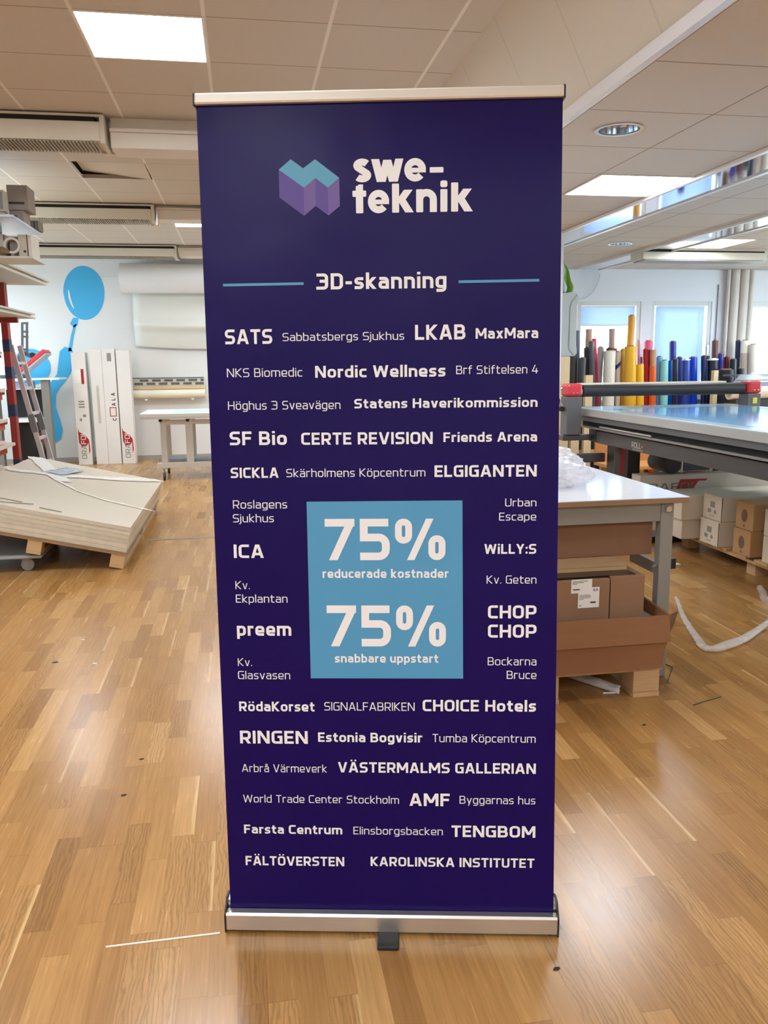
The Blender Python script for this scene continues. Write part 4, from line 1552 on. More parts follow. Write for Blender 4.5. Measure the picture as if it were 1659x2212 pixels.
t = thing('swing_press', 'grey lever press with a tilted red plate on the white bench', 'press', (0, 0, 0))
PRG = M('press_grey', (86, 92, 98), 0.45, 0.3)
y0 = 12.62
MB().box(-3.42, -3.12, y0 - 0.0, y0 + 0.3, 1.3105, 1.36).obj('base', PRG, t, bevel=0.01)
MB().bar((-3.26, y0 + 0.15, 1.36), (-3.10, y0 + 0.15, 1.70), 0.09, 0.07, upv=(0, 1, 0)).obj('column', PRG, t, bevel=0.008)
hn = MB()
for dx in (-0.032, 0.032):
    hn.bar((-3.09 + dx, y0 + 0.15, 1.66), (-3.055 + dx, y0 + 0.15, 2.10), 0.03, 0.02, upv=(0, 1, 0))
for z in (1.72, 1.90, 1.97, 2.09):
    hn.box(-3.115 + (z - 1.66) * .08, -3.04 + (z - 1.66) * .08, y0 + 0.138, y0 + 0.162, z - 0.014, z + 0.014)
hn.obj('lever_handle', PRG, t)
MB().bar((-3.08, y0 + 0.15, 1.66), (-2.95, y0 + 0.15, 1.60), 0.06, 0.05, upv=(0, 1, 0)).obj('link_arm', PRG, t)
MB().cyl((-2.98, y0 + 0.11, 1.64), (-2.98, y0 + 0.19, 1.64), 0.035, n=16).obj('pivot', BLACK, t)
ang = math.atan2(0.285, 0.36)
pl = MB()
pc = Vector((-2.97, 0, 1.545))
dx, dz = math.cos(ang), math.sin(ang)
P = lambda u, v, y: (pc.x + u * dx - v * dz, y, pc.z + u * dz + v * dx)
pl.prism([(-0.24, -0.03), (0.24, -0.03), (0.24, 0.03), (-0.24, 0.03)], lambda a, b: P(a, b, y0 - 0.05), lambda a, b: P(a, b, y0 + 0.35))
pl.obj('red_plate', M('press_red', (214, 62, 74), 0.4, var=0.04), t, bevel=0.008)
MB().prism([(-0.23, -0.05), (0.23, -0.05), (0.23, -0.031), (-0.23, -0.031)], lambda a, b: P(a, b, y0 - 0.04), lambda a, b: P(a, b, y0 + 0.34)).obj('heating_plate', M('plate_grey', (196, 196, 196), 0.4), t)

t = thing('aluminium_ladder', 'aluminium ladder leaning against the red rack column', 'ladder', (0, 0, 0))
LAD = M('ladder_aluminium', (206, 206, 208), 0.35, 0.6, var=0.05)
top, bot = Vector((-2.335, 0, 1.70)), Vector((-2.02, 0, 0.02))
for y in (9.12, 9.46):
    MB().bar((bot.x, y, 0.0), (top.x, y, top.z), 0.05, 0.025, upv=(0, 1, 0)).obj('rail', LAD, t, bevel=0.004)
    MB().bar(Vector((bot.x, y, 0)).lerp(Vector((top.x, y, top.z)), .47), Vector((bot.x, y, 0)).lerp(Vector((top.x, y, top.z)), .58), 0.062, 0.04, upv=(0, 1, 0)).obj('joint', M('joint_grey', (120, 122, 122), 0.5), t)
for k in range(6):
    q = (k + 0.7) / 6.4
    p = bot.lerp(top, q)
    MB().bar((p.x, 9.13, p.z), (p.x, 9.45, p.z), 0.03, 0.03).obj('rung', LAD, t)

# ------------------------------------------------------------------ left rack with boards and boxes
RED = M('rack_red', (150, 44, 40), 0.45, var=0.08)
REDD = M('rack_red_dark', (120, 26, 24), 0.5, var=0.08)
BLUEL = M('rack_label_blue', (30, 48, 84), 0.5, var=0.05)
rk = thing('storage_rack', 'red steel rack with blue banded column along the left side', 'rack', (0, 0, 0))
for y in (8.92, 6.6):
    c = MB().box(-2.36, -2.30, y, y + 0.10, 0, 2.30)
    c.obj('column', RED, rk)
    for z in (0.42, 0.98, 1.36, 1.63):
        MB().box(-2.362, -2.298, y - 0.002, y + 0.102, z, z + 0.12).obj('blue_band', BLUEL, rk)
    MB().box(-3.6, -3.5, y, y + 0.1, 0, 2.30).obj('column', RED, rk)
    MB().box(-3.5, -2.36, y + 0.03, y + 0.07, 2.2, 2.298).obj('top_arm', RED, rk)
LEV = (0.42, 0.66, 0.90, 1.20, 1.57, 1.80)
for z in LEV:
    MB().box(-3.5, -2.40, 6.62, 8.98, z, z + 0.025).obj('shelf', RED, rk)
    MB().box(-2.43, -2.405, 6.62, 8.90, z - 0.05, z + 0.03).obj('shelf_beam', M('beam_orange_red', (186, 92, 66), 0.5), rk)
MB().box(-3.52, -3.50, 6.6, 9.0, 0.1, 1.5).obj('back_panel', REDD, rk)
words_ = ['lowest', 'second lowest', 'third lowest', 'third highest', 'second highest', 'highest']
for k, z in enumerate(LEV):
    for q in range(2):
        x1 = -2.36 - 0.05 * q + (0.05 if k == 1 else 0)
        y1 = 8.86 - 0.16 * q
        o = MB().box(-3.3, x1, 6.9, y1, z + 0.032 + q * 0.034, z + 0.060 + q * 0.034).obj('acrylic_board', M('board_tone_%d' % ((k + q) % 3), [(222, 206, 186), (206, 196, 182), (224, 196, 184)][(k + q) % 3], 0.5))
        tag(o, '%s pale board on the %s red rack shelf' % (['lower', 'upper'][q], words_[k]), 'board', 'boards on the red rack')
SHW = M('foam_board', (206, 204, 192), 0.55, var=0.03)
SHD = M('foam_board_grey', (160, 156, 144), 0.6, var=0.05)
for k, (x1, y1, z0, z1, m, lab) in enumerate(((-1.96, 9.22, 2.304, 2.328, SHW, 'lowest grey-white sheet overhanging the top of the red rack'),
                                               (-1.97, 9.16, 2.3285, 2.340, SHD, 'middle darker sheet overhanging the top of the red rack'),
                                               (-1.94, 9.32, 2.3405, 2.358, SHW, 'uppermost sheet overhanging the top of the red rack'))):
    o = MB().hexa([(-3.4, 6.6, z0), (x1, 6.6, z0), (x1, y1, z0), (-3.2, y1 - .05, z0), (-3.4, 6.6, z1), (x1, 6.6, z1), (x1, y1, z1), (-3.2, y1 - .05, z1)]).obj('foam_sheet', m)
    tag(o, lab, 'sheet', 'sheets overhanging the red rack')
for k in range(3):
    o = MB().box(-3.3, -2.0 - 0.03 * (k % 2), 7.0, 8.80 - 0.06 * (k % 2), 1.945 + 0.0175 * k, 1.961 + 0.0175 * k).obj('foam_sheet', SHW)
    tag(o, '%s of three white sheets sticking out below the overhanging ones' % ['lowest', 'middle', 'topmost'][k], 'sheet', 'sheets at eye level of the rack')
for y in (7.6, 8.5):
    MB().box(-3.5, -2.1, y, y + 0.05, 1.895, 1.944).obj('arm', RED, rk)

us = thing('overhead_shelf', 'blue-white shelf plate high on the left carrying boxes', 'shelf', (0, 0, 0))
SBW = M('shelf_blue_white', (186, 198, 222), 0.25)
MB().box(-3.4, -1.62, 6.70, 7.60, 2.570, 2.586).obj('plate', SBW, us, bevel=0.002)
MB().box(-1.92, -1.585, 7.05, 7.5, 2.318, 2.334).obj('lower_plate', SHW, us)
for y in (7.1, 7.44):
    MB().box(-1.915, -1.90, y, y + 0.03, 2.334, 2.570).obj('hanger', STEELG, us)
for y in (6.76, 7.5):
    MB().box(-3.42, -3.36, y, y + 0.06, 2.359, 3.1).obj('post', STEELG, us)
    MB().box(-3.4, -2.1, y + 0.02, y + 0.05, 2.54, 2.5695).obj('bracket', STEELG, us)


def small_box(name, x0, x1, y0, y1, z0, z1, mat, label, marks=(), group='boxes on the overhead shelf'):
    t = thing(name, label, 'box', (0, 0, 0), 0, group)
    MB().box(x0, x1, y0, y1, z0, z1).obj('body', mat, t, bevel=0.003)
    mb = MB()
    for a0, a1, c0, c1, m in marks:
        mb.add([(x0 + a * (x1 - x0), y0 - 0.001, z0 + c * (z1 - z0)) for a, c in ((a0, c0), (a1, c0), (a1, c1), (a0, c1))], [(0, 1, 2, 3)], m)
    if marks:
        mb.obj('lettering', [INK, INKG, BLUEL], t)


GB = M('grey_carton', (150, 140, 132), 0.7, var=0.05)
WB = M('pale_carton', (196, 188, 172), 0.7, var=0.05)
OW = M('off_white_carton', (216, 208, 196), 0.7)
small_box('carton', -1.735, -1.63, 7.07, 7.28, 2.5865, 2.678, GB, 'smaller grey box under the dark-striped box on the overhead shelf', ((.36, .54, .05, .60, 0),))
small_box('carton', -1.735, -1.585, 7.05, 7.29, 2.679, 2.862, GB, 'grey box with a dark stripe, topmost on the overhead shelf', ((.06, .82, .22, .32, 0), (.30, .42, .78, .84, 1), (.55, .9, .80, .84, 1)))
small_box('carton', -1.95, -1.745, 6.95, 7.2, 2.5865, 2.645, WB, 'flat pale box at the left under the dark-framed carton')
small_box('carton', -1.95, -1.728, 6.93, 7.04, 2.646, 2.80, WB, 'pale carton with a dark frame cut off by the left of the photo', ((.0, .95, .10, .92, 1),))
small_box('carton', -1.70, -1.60, 7.42, 7.58, 2.5865, 2.66, M('olive_grey_carton', (120, 116, 100), 0.7), 'small olive-grey box at the far end of the overhead shelf', ((.62, .70, .1, .9, 0),))
g_ = 'boxes under the overhead shelf'
small_box('carton', -1.690, -1.620, 7.08, 7.28, 2.3345, 2.50, WB, 'narrow upright pale box beside the grey carton under the overhead shelf', ((.5, .8, .18, .28, 0), (.92, 1.0, 0, 1, 0)), g_)
small_box('carton', -1.619, -1.592, 7.08, 7.34, 2.3345, 2.495, OW, 'off-white end box under the overhead shelf', (), g_)
small_box('carton', -1.765, -1.693, 7.12, 7.30, 2.3345, 2.49, GB, 'grey carton under the overhead shelf behind the tape ring', (), g_)
small_box('carton', -1.90, -1.785, 7.08, 7.30, 2.3345, 2.50, WB, 'pale carton at the left end under the overhead shelf', ((.90, .97, .05, .95, 0),), g_)
o = MB().pipe((-1.735, 7.06, 2.415), (-1.735, 7.10, 2.415), 0.062, 0.045, 28).obj('tape_ring', M('tape_white', (206, 200, 190), 0.4))
MB().box(-1.745, -1.725, 7.065, 7.095, 2.3345, 2.3545).obj('rest', GB, o)
tag(o, 'pale ring of tape standing in front of the grey carton', 'tape roll')
o = MB().tube([(-1.86 + 0.017 * k, 7.055 + 0.006 * (k % 2), 2.365 + 0.01 * math.sin(k * .6)) for k in range(7)], [0.012, .022, .027, .03, .027, .022, .012], 10).obj('brown_bundle', M('brown_wrap', (128, 104, 76), 0.8))
tag(o, 'brown wrapped bundle at the left end under the overhead shelf', 'bundle')


# ------------------------------------------------------------------ right side: vinyl rolls standing in a pine rack
t = thing('roll_rack', 'pale wooden rack holding the coloured vinyl rolls upright', 'rack', (0, 0, 0))
WOODC = M('pale_wood', (224, 198, 156), 0.55, var=0.08, scale=3, stretch=(14, 14, 2))
MB().box(3.5, 6.5, 9.0, 9.66, 0.10, 0.128).obj('floor_board', PINEX, t)
for x0, x1, z1 in ((3.47, 3.648, 1.52), (3.845, 3.93, 1.315), (5.425, 5.48, 1.35), (4.07, 4.125, 0.80), (3.69, 3.785, 1.0), (4.25, 4.31, 0.95)):
    MB().box(x0, x1, 8.90, 8.96, 0, z1).obj('post', WOODC, t)
MB().box(3.5, 6.5, 8.965, 8.99, 0.72, 0.93).obj('front_board', M('orange_pine', (208, 168, 118), 0.5, var=0.1, scale=4, stretch=(2, 20, 20)), t)
MB().box(3.5, 6.5, 8.965, 8.99, 0.36, 0.46).obj('front_rail', M('orange_pine', (208, 168, 118), 0.5), t)
MB().box(6.42, 6.5, 8.9, 9.66, 0.0, 1.0).obj('side', WOODC, t)
for x in (3.6, 5.0, 6.4):
    MB().box(x, x + 0.08, 9.0, 9.66, 0, 0.099).obj('bearer', PINE, t)

ROLLS = [
    (4.003, 4.061, 9.550, 1.835, 0.0210, (120, 130, 152), 'slim blue-grey tube'),
    (3.841, 3.874, 9.282, 1.597, 0.0432, (62, 62, 62), 'matt dark grey roll beside the wall end'),
    (3.924, 3.904, 9.200, 1.510, 0.0430, (66, 66, 64), 'short dark grey roll leaning left'),
    (4.144, 4.132, 9.550, 1.851, 0.0380, (196, 160, 135), 'tall bare cardboard tube'),
    (4.067, 4.076, 9.400, 1.630, 0.0410, (70, 50, 52), 'dark maroon roll'),
    (4.070, 4.184, 9.300, 1.697, 0.0320, (88, 92, 98), 'glossy slate grey roll'),
    (4.169, 4.338, 9.450, 1.738, 0.0260, (225, 62, 90), 'leaning pinkish red roll'),
    (4.288, 4.258, 9.522, 1.635, 0.0389, (172, 172, 174), 'pale grey roll leaning left'),
    (4.438, 4.473, 9.550, 1.855, 0.0360, (178, 150, 140), 'tall bare cardboard tube'),
    (4.354, 4.372, 9.400, 1.622, 0.0470, (60, 52, 52), 'charcoal roll'),
    (4.466, 4.500, 9.494, 1.623, 0.0210, (205, 70, 100), 'pink roll'),
    (4.257, 4.271, 9.200, 1.587, 0.0690, (228, 220, 205), 'thick cream white roll'),
    (4.412, 4.460, 9.300, 1.577, 0.0320, (222, 214, 200), 'white roll with blue tape'),
    (4.531, 4.597, 9.427, 1.605, 0.0329, (205, 150, 45), 'ochre roll'),
    (4.664, 4.602, 9.500, 2.005, 0.0420, (228, 160, 40), 'tallest orange yellow roll'),
    (4.499, 4.554, 9.165, 1.637, 0.0697, (226, 172, 30), 'thick golden yellow roll'),
    (4.626, 4.709, 9.168, 1.428, 0.0471, (230, 180, 40), 'short yellow roll'),
    (4.811, 4.875, 9.600, 1.722, 0.0180, (200, 170, 150), 'slim cardboard tube'),
    (4.747, 4.820, 9.450, 1.614, 0.0180, (195, 140, 190), 'slim lilac roll'),
    (4.791, 4.860, 9.455, 1.515, 0.0180, (150, 60, 80), 'short plum roll'),
    (4.892, 4.930, 9.500, 1.702, 0.0510, (232, 95, 135), 'hot pink roll'),
    (4.760, 4.850, 9.281, 1.605, 0.0441, (170, 28, 45), 'crimson roll'),
    (4.804, 4.866, 9.200, 1.599, 0.0350, (185, 140, 105), 'tan cardboard tube over orange vinyl'),
    (4.941, 4.999, 9.300, 1.512, 0.0390, (100, 170, 225), 'light blue roll'),
    (4.956, 5.011, 9.200, 1.468, 0.0440, (135, 208, 200), 'aqua roll'),
    (5.112, 5.206, 9.350, 1.467, 0.0300, (0, 92, 190), 'bright blue roll'),
    (5.242, 5.332, 9.550, 1.696, 0.0400, (38, 52, 150), 'tall deep blue roll'),
    (5.094, 5.155, 9.200, 1.483, 0.0360, (32, 32, 60), 'blue-black roll'),
    (5.283, 5.364, 9.450, 1.504, 0.0340, (35, 50, 125), 'navy roll'),
    (5.260, 5.324, 9.250, 1.481, 0.0480, (55, 78, 165), 'mid blue roll with white end'),
    (5.407, 5.509, 9.350, 1.503, 0.0490, (22, 62, 185), 'glossy royal blue roll'),
    (5.520, 5.611, 9.301, 1.518, 0.0330, (24, 32, 85), 'dark navy roll'),
    (5.664, 5.756, 9.450, 1.518, 0.0220, (70, 55, 60), 'slim dark brown roll'),
    (5.624, 5.716, 9.277, 1.478, 0.0645, (20, 26, 34), 'wide black roll with white end'),
    (5.809, 5.873, 9.550, 1.704, 0.0380, (112, 70, 55), 'tall brown roll'),
    (5.802, 5.900, 9.400, 1.544, 0.0370, (48, 44, 135), 'indigo roll'),
    (5.892, 5.989, 9.400, 1.504, 0.0370, (112, 28, 45), 'maroon roll'),
    (5.914, 5.976, 9.300, 1.475, 0.0400, (36, 38, 42), 'black roll wrapped in film'),
    (6.123, 6.168, 9.550, 1.702, 0.0320, (40, 46, 80), 'tall slate navy roll'),
    (6.153, 6.229, 9.450, 1.699, 0.0500, (235, 230, 215), 'tall white roll with cream label'),
    (6.202, 6.305, 9.357, 1.651, 0.0498, (225, 218, 205), 'pale cream roll'),
    (5.700, 5.764, 9.110, 1.354, 0.1060, (22, 24, 32), 'broad black roll'),
    (5.875, 5.945, 9.080, 1.366, 0.0420, (26, 28, 34), 'short black roll'),
]
KRAFT = M('core_board', (150, 118, 88), 0.8)
first = None
where = {}
PLACE = ['next to the grey wall box', 'front row by the wall end', 'in front of the leftmost window', 'seen against the first window', 'among the greys', 'leaning before the first window', 'behind the grey rolls', 'between grey and cream rolls', 'behind the cream roll', 'just above the cream roll', 'right of the charcoal roll', 'right of the grey rolls', 'beside the thick cream roll', 'left of the yellow rolls', 'standing above all other rolls', 'at the centre of the yellows', 'right of the golden roll', 'by the first window frame', 'beside the yellow rolls', 'between lilac and crimson', 'above the crimson roll', 'left of the orange roll', 'left of the light blue roll', 'right of the orange roll', 'left of the bright blue roll', 'right of the aqua roll', 'before the blue blind', 'beside the mid blue roll', 'behind the blue-black roll', 'between navy and royal blue', 'right end of the blues', 'under the blind edge', 'behind the wide black roll', 'right of the navy rolls', 'before the pipes', 'right of the brown roll', 'before the pipes, dark red', 'right of the maroon roll', 'leaning by the pale rolls', 'before the right-hand window', 'rightmost of the rolls', 'in the front row by the red cap', 'behind the far dark counter']
for i, (xt, xb, y, zt, r, c, lab) in enumerate(ROLLS):
    xb = xt + (xb - xt) * 0.8
    t = thing('cardboard_tube' if 'tube' in lab and 'over' not in lab else 'vinyl_roll', lab + ', ' + PLACE[i], 'roll', (0, 0, 0), 0, 'rolls standing in the rack')
    glossy = 0.22 if ('glossy' in lab or 'blue' in lab or 'film' in lab or 'indigo' in lab or 'crimson' in lab) else 0.38
    if 'matt' in lab or 'cream' in lab or 'tube' in lab:
        glossy = 0.6
    m = M('vinyl_%d' % i, c, glossy, var=0.04)
    a, b = Vector((xb, y, 0.134)), Vector((xt, y, zt))
    ax = (b - a).normalized()
    if lab.startswith('tan cardboard'):
        k = a.lerp(b, (1.40 - 0.128) / (zt - 0.128))
        MB().cyl(a, k, r + 0.004, n=24).obj('wound_vinyl', M('vinyl_orange', (226, 98, 26), 0.35), t)
        MB().pipe(k, b, r, r * 0.8, 24, 0).obj('core', m, t)
        continue
    MB().pipe(a, b, r, r * 0.62, 24, 0).obj('wound_vinyl', m, t)
    if r > 0.03 and 'tube' not in lab:
        MB().pipe(a + ax * 0.01, b + ax * 0.012, r * 0.6, r * 0.5, 20).obj('core', KRAFT if 'white end' not in lab else PAPERW, t)
    if lab.startswith('white roll with blue'):
        k0 = a.lerp(b, 0.90)
        mb = MB()
        n = 20
        vs = []
        for q in range(2):
            for j in range(n):
                th = 2 * math.pi * j / n
                vs.append((k0.x + (r + .002) * math.cos(th), k0.y + (r + .002) * math.sin(th), k0.z - 0.03 + 0.05 * q + 0.035 * math.cos(th)))
        mb.add(vs, [(j, (j + 1) % n, n + (j + 1) % n, n + j) for j in range(n)], 0, True)
        mb.obj('blue_tape', M('tape_blue', (44, 44, 128), 0.4), t)
    if 'white end' in lab:
        MB().pipe(b - ax * 0.012, b + ax * 0.003, r + 0.002, r * 0.6, 24).obj('white_end', PAPERW, t)
    if 'cream label' in lab:
        MB().pipe(a.lerp(b, 0.905), b + ax * 0.002, r + 0.003, r * 0.9, 24).obj('cream_label', M('cream_label', (248, 244, 226), 0.5), t)
        MB().pipe(a.lerp(b, 0.3), a.lerp(b, 0.904), r + 0.002, r * 0.9, 24).obj('paper_wrap', M('beige_wrap', (206, 190, 172), 0.6), t)

# ------------------------------------------------------------------ grey wall box and cloth on the partition end
t = thing('wall_cabinet', 'grey moulded plastic cabinet fixed beside the white wall end', 'cabinet', (2.7825, 7.06, 0))
BXG = M('cabinet_grey', (176, 182, 178), 0.45, var=0.03)
pf = [(0.0, 1.52), (0.15, 1.52), (0.176, 1.545), (0.172, 1.60), (0.165, 1.62), (0.165, 1.96), (0.178, 1.985), (0.185, 2.04), (0.165, 2.07), (0.0, 2.07)]
MB().prism(pf, lambda a, b: (a, 0.0, b), lambda a, b: (a, 0.30, b)).obj('shell', BXG, t, bevel=0.008)
rib = MB()
pr = [(0.155, 1.535), (0.118, 1.58), (0.112, 1.62), (0.116, 1.95), (0.125, 1.985), (0.178, 2.052)]
rib.tube([(a - .02, -0.002, b) for a, b in pr], 0.006, 6)
rib.obj('moulded_rib', M('cabinet_grey_dark', (150, 156, 153), 0.45), t)
for z in (1.66, 1.95):
    MB().box(0.1655, 0.176, 0.05, 0.25, z - 0.04, z + 0.04).obj('hinge', ALUD, t)
MB().box(0.1655, 0.172, 0.05, 0.25, 1.70, 1.91).obj('white_label', PAPERW, t)
t = thing('hanging_cloth', 'green and pale grey cloth hanging above the grey cabinet', 'cloth', (2.7825, 7.08, 0))


def cloth(u, v, a0, a1, b0, b1):
    """A hanging fold: from a0..a1 at the hook to b0..b1 at the hem."""
    q = min(1.0, v * 1.8) ** 0.7
    l, r = a0 + (b0 - a0) * q, a1 + (b1 - a1) * q
    r += 0.012 * math.sin(v * 9) * q
    return (l + (r - l) * u, 0.07 + 0.022 * math.sin(u * 9 + v * 3) * (0.3 + v), 2.335 - 0.262 * v + 0.01 * u * v)


MB().grid(lambda u, v: cloth(u, v, 0.03, 0.06, 0.050, 0.136), 24, 22).obj('green_fold', M('lime_cloth', (124, 160, 62), 0.85), t, solid=0.004)
MB().grid(lambda u, v: (lambda p: (p[0], p[1] - 0.03, p[2] - 0.004))(cloth(u, v, 0.02, 0.045, 0.008, 0.062)), 16, 20).obj('grey_fold', M('pale_cloth', (206, 214, 220), 0.85), t, solid=0.004)
MB().cyl((0.0, 0.08, 2.345), (0.07, 0.08, 2.345), 0.006, n=8).obj('hook', ALUD, t)

# ------------------------------------------------------------------ flatbed laminating table
t = thing('laminating_table', 'long anthracite laminating table with a black roller gantry and red caps', 'laminator', (0, 0, 0))
X0, X1, Y0, Y1, ZT = 2.79, 4.25, 2.9, 6.72, 1.09
MB().box(X0 + 0.004, X1, Y0, Y1, ZT - 0.012, ZT).obj('bed', M('bed_frame_grey', (176, 178, 178), 0.3, 0.3), t)
MB().box(X0 + 0.16, X1 - 0.1, Y0 + 0.02, Y1 - 0.45, ZT + 0.0005, ZT + 0.004).obj('cutting_mat', M('sky_blue_mat', (128, 190, 226), 0.10, var=0.03, spec=0.6), t)
MB().box(X0 + 0.02, X1 - 0.02, Y0 + 0.02, Y1 - 0.01, ZT + 0.0045, ZT + 0.0075).obj('clear_sheet', clear('glossy_bed_film', (240, 246, 250), 0.10, 0.06, 0.03, 6), t)
MB().box(X0, X0 + 0.02, Y0, Y1, 1.032, 1.086).obj('edge_profile', M('edge_profile_grey', (172, 170, 164), 0.4, 0.3), t)
MB().box(X0 + 0.025, X0 + 0.05, Y0, Y1 - 0.02, 0.985, 1.075).obj('apron', M('apron_grey', (96, 96, 98), 0.4), t)
MB().box(X0 + 0.055, X0 + 0.20, Y0, Y1 - 0.1, 0.935, 0.985).obj('cable_channel', DARK, t)
MB().box(X0 + 0.02, X0 + 0.05, Y0, Y1 + 0.05, 0.930, 0.945).obj('guide_rail', M('rail_bright', (150, 146, 140), 0.35, 0.6), t)
MB().box(X0 + 0.015, X0 + 0.03, 5.35, 6.2, 0.951, 0.962).obj('aluminium_strip', ALU, t)
MB().box(X0 + 0.06, X0 + 0.16, Y0, 6.35, 0.815, 0.915).obj('side_beam', ANTH, t, bevel=0.004)
MB().box(X1 - 0.2, X1 - 0.1, Y0, 6.35, 0.815, 0.985).obj('side_beam', ANTH, t, bevel=0.004)
MB().box(X0 + 0.06, X1 - 0.1, 6.36, 6.50, 0.82, 0.98).obj('cross_beam', ANTHD, t, bevel=0.004)
lo = MB().box(2.945, 3.17, 6.20, 6.34, 0.0, 0.86).obj('leg', ANTHD, t, bevel=0.004)
MB().box(2.942, 3.06, 6.192, 6.1995, 0.08, 0.855).obj('cover_plate', M('cover_grey', (104, 100, 98), 0.5), lo)
MB().box(3.0, 3.022, 6.185, 6.1915, 0.58, 0.785).obj('red_mark', M('red_enamel', (178, 34, 44), 0.4), lo)
MB().box(4.0, 4.2, 6.20, 6.34, 0.0, 0.82).obj('leg', ANTHD, t)
MB().box(4.0, 4.2, 3.1, 3.3, 0.0, 0.82).obj('leg', ANTHD, t)
MB().box(2.9, 4.2, 6.12, 6.42, 0.0, 0.05).obj('foot_bar', ANTHD, t)
yg = 6.50
for x, s in ((2.69, -1), (4.24, 1)):
    bx = (2.625, 2.755) if s < 0 else (4.255, 4.375)
    po = MB().box(bx[0], bx[1], yg - 0.06, yg + 0.08, 0.875 if s < 0 else 0.93, 1.19).obj('gantry_post', M('post_grey', (92, 92, 94), 0.42), t, bevel=0.006)
    MB().box(bx[0] - 0.004, bx[1] + 0.004, yg - 0.066, yg + 0.085, 1.191, 1.296).obj('red_cap', M('cap_red', (196, 54, 62), 0.35, var=0.04), po, bevel=0.022)
    for k in range(2):
        MB().cyl((bx[0] + 0.05 + 0.035 * k, yg - 0.072, 1.22), (bx[0] + 0.05 + 0.035 * k, yg - 0.0665, 1.22), 0.006, n=10).obj('screw', ALU, po)
MB().box(2.60, 3.05, yg - 0.05, yg + 0.05, 0.828, 0.872).obj('gantry_arm', ANTH, t, bevel=0.006)
MB().box(4.15, 4.38, yg - 0.05, yg + 0.05, 0.886, 0.928).obj('gantry_arm', ANTH, t, bevel=0.006)
ro = MB().pipe((2.775, yg, 1.234), (4.235, yg, 1.234), 0.049, 0.028, 36, 0, 1).obj('roller', [M('black_rubber', (40, 40, 42), 0.5, var=0.08), DARK], t)
MB().pipe((2.758, yg, 1.225), (2.774, yg, 1.225), 0.030, 0.018, 18).obj('roller_bearing', ALUD, ro)
MB().box(2.77, 4.10, yg + 0.03, yg + 0.11, 1.283, 1.296).obj('top_plate', M('cream_plate', (232, 222, 196), 0.4), t)
ha = MB().bar((2.66, yg - 0.12, 0.69), (2.94, yg - 0.12, 0.69), 0.05, 0.075).obj('side_handle', ANTH, t, bevel=0.01)
MB().cyl((2.655, yg - 0.16, 0.69), (2.655, yg - 0.08, 0.69), 0.042, n=24).obj('round_end', M('post_grey', (92, 92, 94), 0.42), ha)
MB().tube([(2.60, yg, 1.26), (2.56, yg, 1.24), (2.59, yg, 1.13), (2.62, yg, 1.09)], 0.012, 8).obj('crank_lever', ALU, t)
MB().cyl((2.60, yg - 0.02, 1.09), (2.60, yg + 0.02, 1.09), 0.022, n=14).obj('crank_knob', BLACK, t)
MB().box(4.30, 4.34, yg - 0.064, yg - 0.0605, 1.105, 1.155).obj('yellow_sticker', M('sticker_yellow', (206, 206, 80), 0.5), t)
lg = MB()
XF = X0 + 0.0585
for s, m, a0, a1 in (('ROLL-', 0, 5.716, 5.545), ('X', 1, 5.535, 5.49)):
    q = text_quads(s, True, 0.0, 1.0, 0.842, 0.042, 0.15)
    put_text(lg, q, lambda a, b, a0=a0, a1=a1: (XF, a0 + (a1 - a0) * a, b), m)
lg.add([(XF, 5.70, .828), (XF, 5.54, .828), (XF, 5.54, .832), (XF, 5.70, .832)], [(0, 1, 2, 3)], 0)
lg.obj('lettering', [M('logo_silver', (196, 192, 188), 0.4), REDINK], t)
o = MB().cyl((3.36, 6.02, 0.66), (3.36, 6.30, 0.66), 0.075, n=24).obj('black_motor', BLACK)
MB().box(3.45, 3.70, 6.05, 6.3, 0.60, 0.74).obj('motor_housing', M('motor_blue_grey', (52, 60, 74), 0.4), o)
MB().box(3.44, 3.452, 6.03, 6.3, 0.59, 0.75).obj('steel_flange', ALU, o)
MB().box(3.5, 3.6, 6.1, 6.2, 0.74, 0.985).obj('bracket', BLACK, o)
tag(o, 'black drive motor hanging under the laminating table', 'motor')
t = thing('wooden_counter', 'orange pine counter glimpsed under the laminating table', 'counter', (0, 0, 0))
MB().box(3.62, 4.68, 7.6, 8.1, 0.40, 0.43).obj('top', M('orange_pine_top', (220, 160, 96), 0.4, var=0.1, scale=4, stretch=(2, 20, 20)), t)
for x in (3.66, 4.55):
    for y in (7.62, 8.0):
        MB().box(x, x + 0.06, y, y + 0.06, 0, 0.399).obj('leg', PINE, t)
MB().box(3.62, 4.68, 8.07, 8.1, 0.431, 0.80).obj('back_board', M('orange_pine_back', (206, 140, 82), 0.5), t)

# far-right dark-topped counter
t = thing('dark_counter', 'dark grey topped counter behind the right end of the roller gantry', 'counter', (0, 0, 0))
TOPG = M('counter_top_grey', (96, 98, 106), 0.35, var=0.05)
MB().hexa([(4.91, 7.70, 1.228), (6.6, 7.70, 1.228), (6.6, 8.30, 1.288), (5.36, 8.30, 1.288), (4.91, 7.70, 1.247), (6.6, 7.70, 1.247), (6.6, 8.30, 1.307), (5.36, 8.30, 1.307)]).obj('top', TOPG, t)
MB().box(5.36, 6.6, 8.3005, 8.62, 1.288, 1.307).obj('back_ledge', TOPG, t)
MB().hexa([(5.02, 7.83, 1.2605), (6.6, 7.83, 1.2605), (6.6, 7.845, 1.262), (5.03, 7.845, 1.262), (5.02, 7.83, 1.264), (6.6, 7.83, 1.264), (6.6, 7.845, 1.2655), (5.03, 7.845, 1.2655)]).obj('joint', BLACK, t)
MB().box(4.91, 6.6, 7.67, 7.6995, 1.195, 1.245).obj('front_edge', M('slate_blue_edge', (150, 154, 178), 0.4), t)
